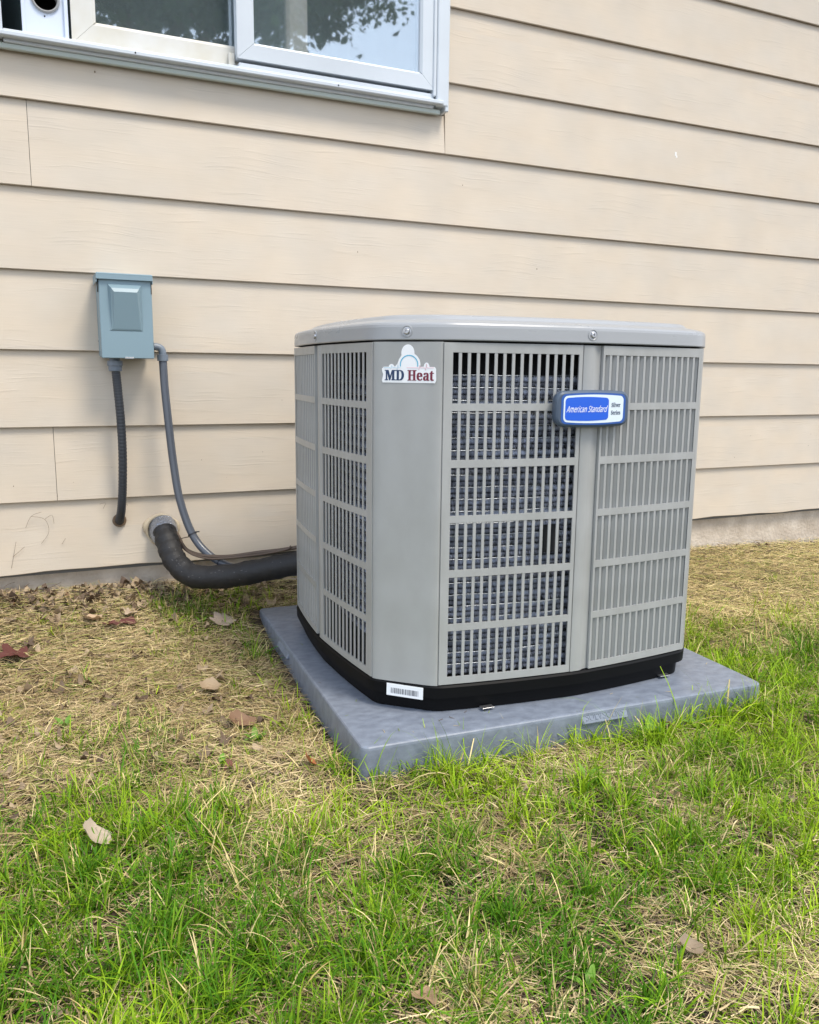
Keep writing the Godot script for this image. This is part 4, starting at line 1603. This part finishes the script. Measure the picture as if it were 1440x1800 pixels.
func make_weeds() -> void:
	var r := RandomNumberGenerator.new()
	r.seed = 31
	var g1 := mat(Color(0.15, 0.29, 0.03), 0.6)
	g1.backlight_enabled = true
	g1.backlight = Color(0.2, 0.3, 0.06)
	var g2 := mat(Color(0.12, 0.235, 0.025), 0.6)
	g2.backlight_enabled = true
	g2.backlight = Color(0.2, 0.26, 0.04)
	var list := [
		[1.075, 1.155, 5, 0.055, g1, "bright green broadleaf weed, left one at the pad's front edge"],
		[1.19, 1.16, 4, 0.050, g1, "bright green broadleaf weed, right one at the pad's front edge"],
		[1.36, 1.155, 4, 0.052, g2, "dark broadleaf weed at the pad's front right corner"],
		[0.275, 0.93, 2, 0.040, g1, "single upright leaf weed on the dry patch left of the pad"],
		[0.355, 0.86, 6, 0.042, g2, "spreading green rosette weed beside the pad's left side"],
		[0.235, 0.255, 3, 0.032, g2, "small pale green seedling near the maroon leaf pair"],
		[0.375, 0.205, 3, 0.034, g1, "small bright seedling between broad tan leaf and the wall"],
		[0.02, 0.68, 5, 0.035, g2, "low green weed on dry thatch at the far left"],
		[0.55, 1.66, 3, 0.035, g1, "small round leaved weed near the bottom centre of the lawn"],
		[0.40, 1.60, 3, 0.030, g1, "tiny weed beside the brown leaf at the bottom of the lawn"],
		[0.85, 1.25, 4, 0.035, g1, "little weed in the grass before the pad's middle"],
	]
	for q in list:
		var o := thing("weed", q[5], "weed", Vector3(q[0], gy(q[0], q[1]), q[1]), "weeds in the lawn")
		for k in q[2]:
			var lf := part("leaf", weed_leaf(q[3] * r.randf_range(0.75, 1.15), q[3] * r.randf_range(0.24, 0.38), r.randf_range(0.6, 1.5)), q[4], o)
			lf.rotation = Vector3(0, TAU * k / q[2] + r.randf_range(-0.4, 0.4), 0)


# ------------------------------------------------------------------ the tree across the lawn, seen in the panes
func make_tree() -> void:
	var t := thing("broadleaf_tree", "leafy broadleaf tree across the lawn mirrored in the window panes", "tree", Vector3(1.6, -0.17, 10.2))
	var r := RandomNumberGenerator.new()
	r.seed = 12
	var st := tool()
	add_tube(st, spline([Vector3(0, 0, 0), Vector3(0.05, 1.5, 0), Vector3(-0.05, 3.4, 0.1), Vector3(0.1, 5.6, 0), Vector3(0.1, 7.6, 0)], 5), [0.24, 0.22, 0.2, 0.19, 0.18, 0.18, 0.17, 0.17, 0.16, 0.16, 0.15, 0.14, 0.13, 0.12, 0.11, 0.1, 0.09, 0.07, 0.05, 0.04, 0.03], 12)
	part("trunk", done(st), M.bark, t)
	var ends := []
	for q in [[Vector3(0, 4.2, 0), Vector3(1.4, 5.7, -0.5), Vector3(2.55, 5.95, -0.9)], [Vector3(0, 4.8, 0), Vector3(-1.4, 6.0, 0.4), Vector3(-2.4, 6.2, 0.2)], [Vector3(0.1, 5.2, 0), Vector3(0.6, 6.2, 1.4), Vector3(0.7, 6.9, 2.2)], [Vector3(0, 4.6, 0), Vector3(0.9, 5.6, -1.3), Vector3(1.6, 5.8, -1.9)], [Vector3(0.1, 6.0, 0), Vector3(1.0, 7.0, -0.4), Vector3(1.9, 7.4, -0.4)], [Vector3(0, 5.0, 0), Vector3(-0.6, 5.7, -1.2), Vector3(-1.2, 5.9, -1.8)]]:
		st = tool()
		add_tube(st, spline(q, 6), [0.1, 0.09, 0.085, 0.08, 0.07, 0.065, 0.055, 0.05, 0.045, 0.04, 0.03, 0.025, 0.02], 8)
		part("limb", done(st), M.bark, t)
		ends.append(q[1])
		ends.append(q[2])
		ends.append(q[1].lerp(q[2], 0.5))
	for q in [Vector3(-0.9, 5.7, -0.9), Vector3(-0.2, 5.5, -1.0), Vector3(0.5, 5.6, -0.9), Vector3(1.1, 5.7, -0.8), Vector3(-0.5, 6.3, -0.8), Vector3(0.4, 6.4, -0.9), Vector3(1.3, 6.3, -0.7), Vector3(2.0, 6.2, -0.7), Vector3(1.8, 5.75, -0.9)]: ends.append(q)
	ends.append(Vector3(0.1, 7.8, 0))
	ends.append(Vector3(0.3, 6.6, -0.5))
	var leaf := weed_leaf(1.0, 0.5, 0.7)
	var xf := []
	var co := []
	for e in ends:
		var fill: bool = e.z < -0.6 and e.x < 2.3
		for i in (1500 if fill else 700):
			var d := Vector3(r.randfn(0, 0.36), r.randfn(0, 0.26), r.randfn(0, 0.36))
			var b := Basis.from_euler(Vector3(r.randf() * TAU, r.randf() * TAU, r.randf() * TAU)).scaled_local(Vector3.ONE * r.randf_range(0.09, 0.16) * (1.35 if fill else 1.0))
			xf.append(Transform3D(b, e + d))
			var c := Color(0.02, 0.045, 0.015).lerp(Color(0.06, 0.11, 0.035), r.randf())
			co.append(c)
	for i in 160:
		xf.append(Transform3D(Basis.from_euler(Vector3(r.randf() * TAU, r.randf() * TAU, r.randf() * TAU)).scaled_local(Vector3.ONE * r.randf_range(0.07, 0.12)), Vector3(3.2 + r.randfn(0, 0.2), 5.72 + r.randfn(0, 0.08), -0.9 + r.randfn(0, 0.15))))
		co.append(Color(0.05, 0.09, 0.025))
	var cr := scatter("crown", leaf, M.blade, xf, co, t)
	cr.set_meta("kind", "stuff")
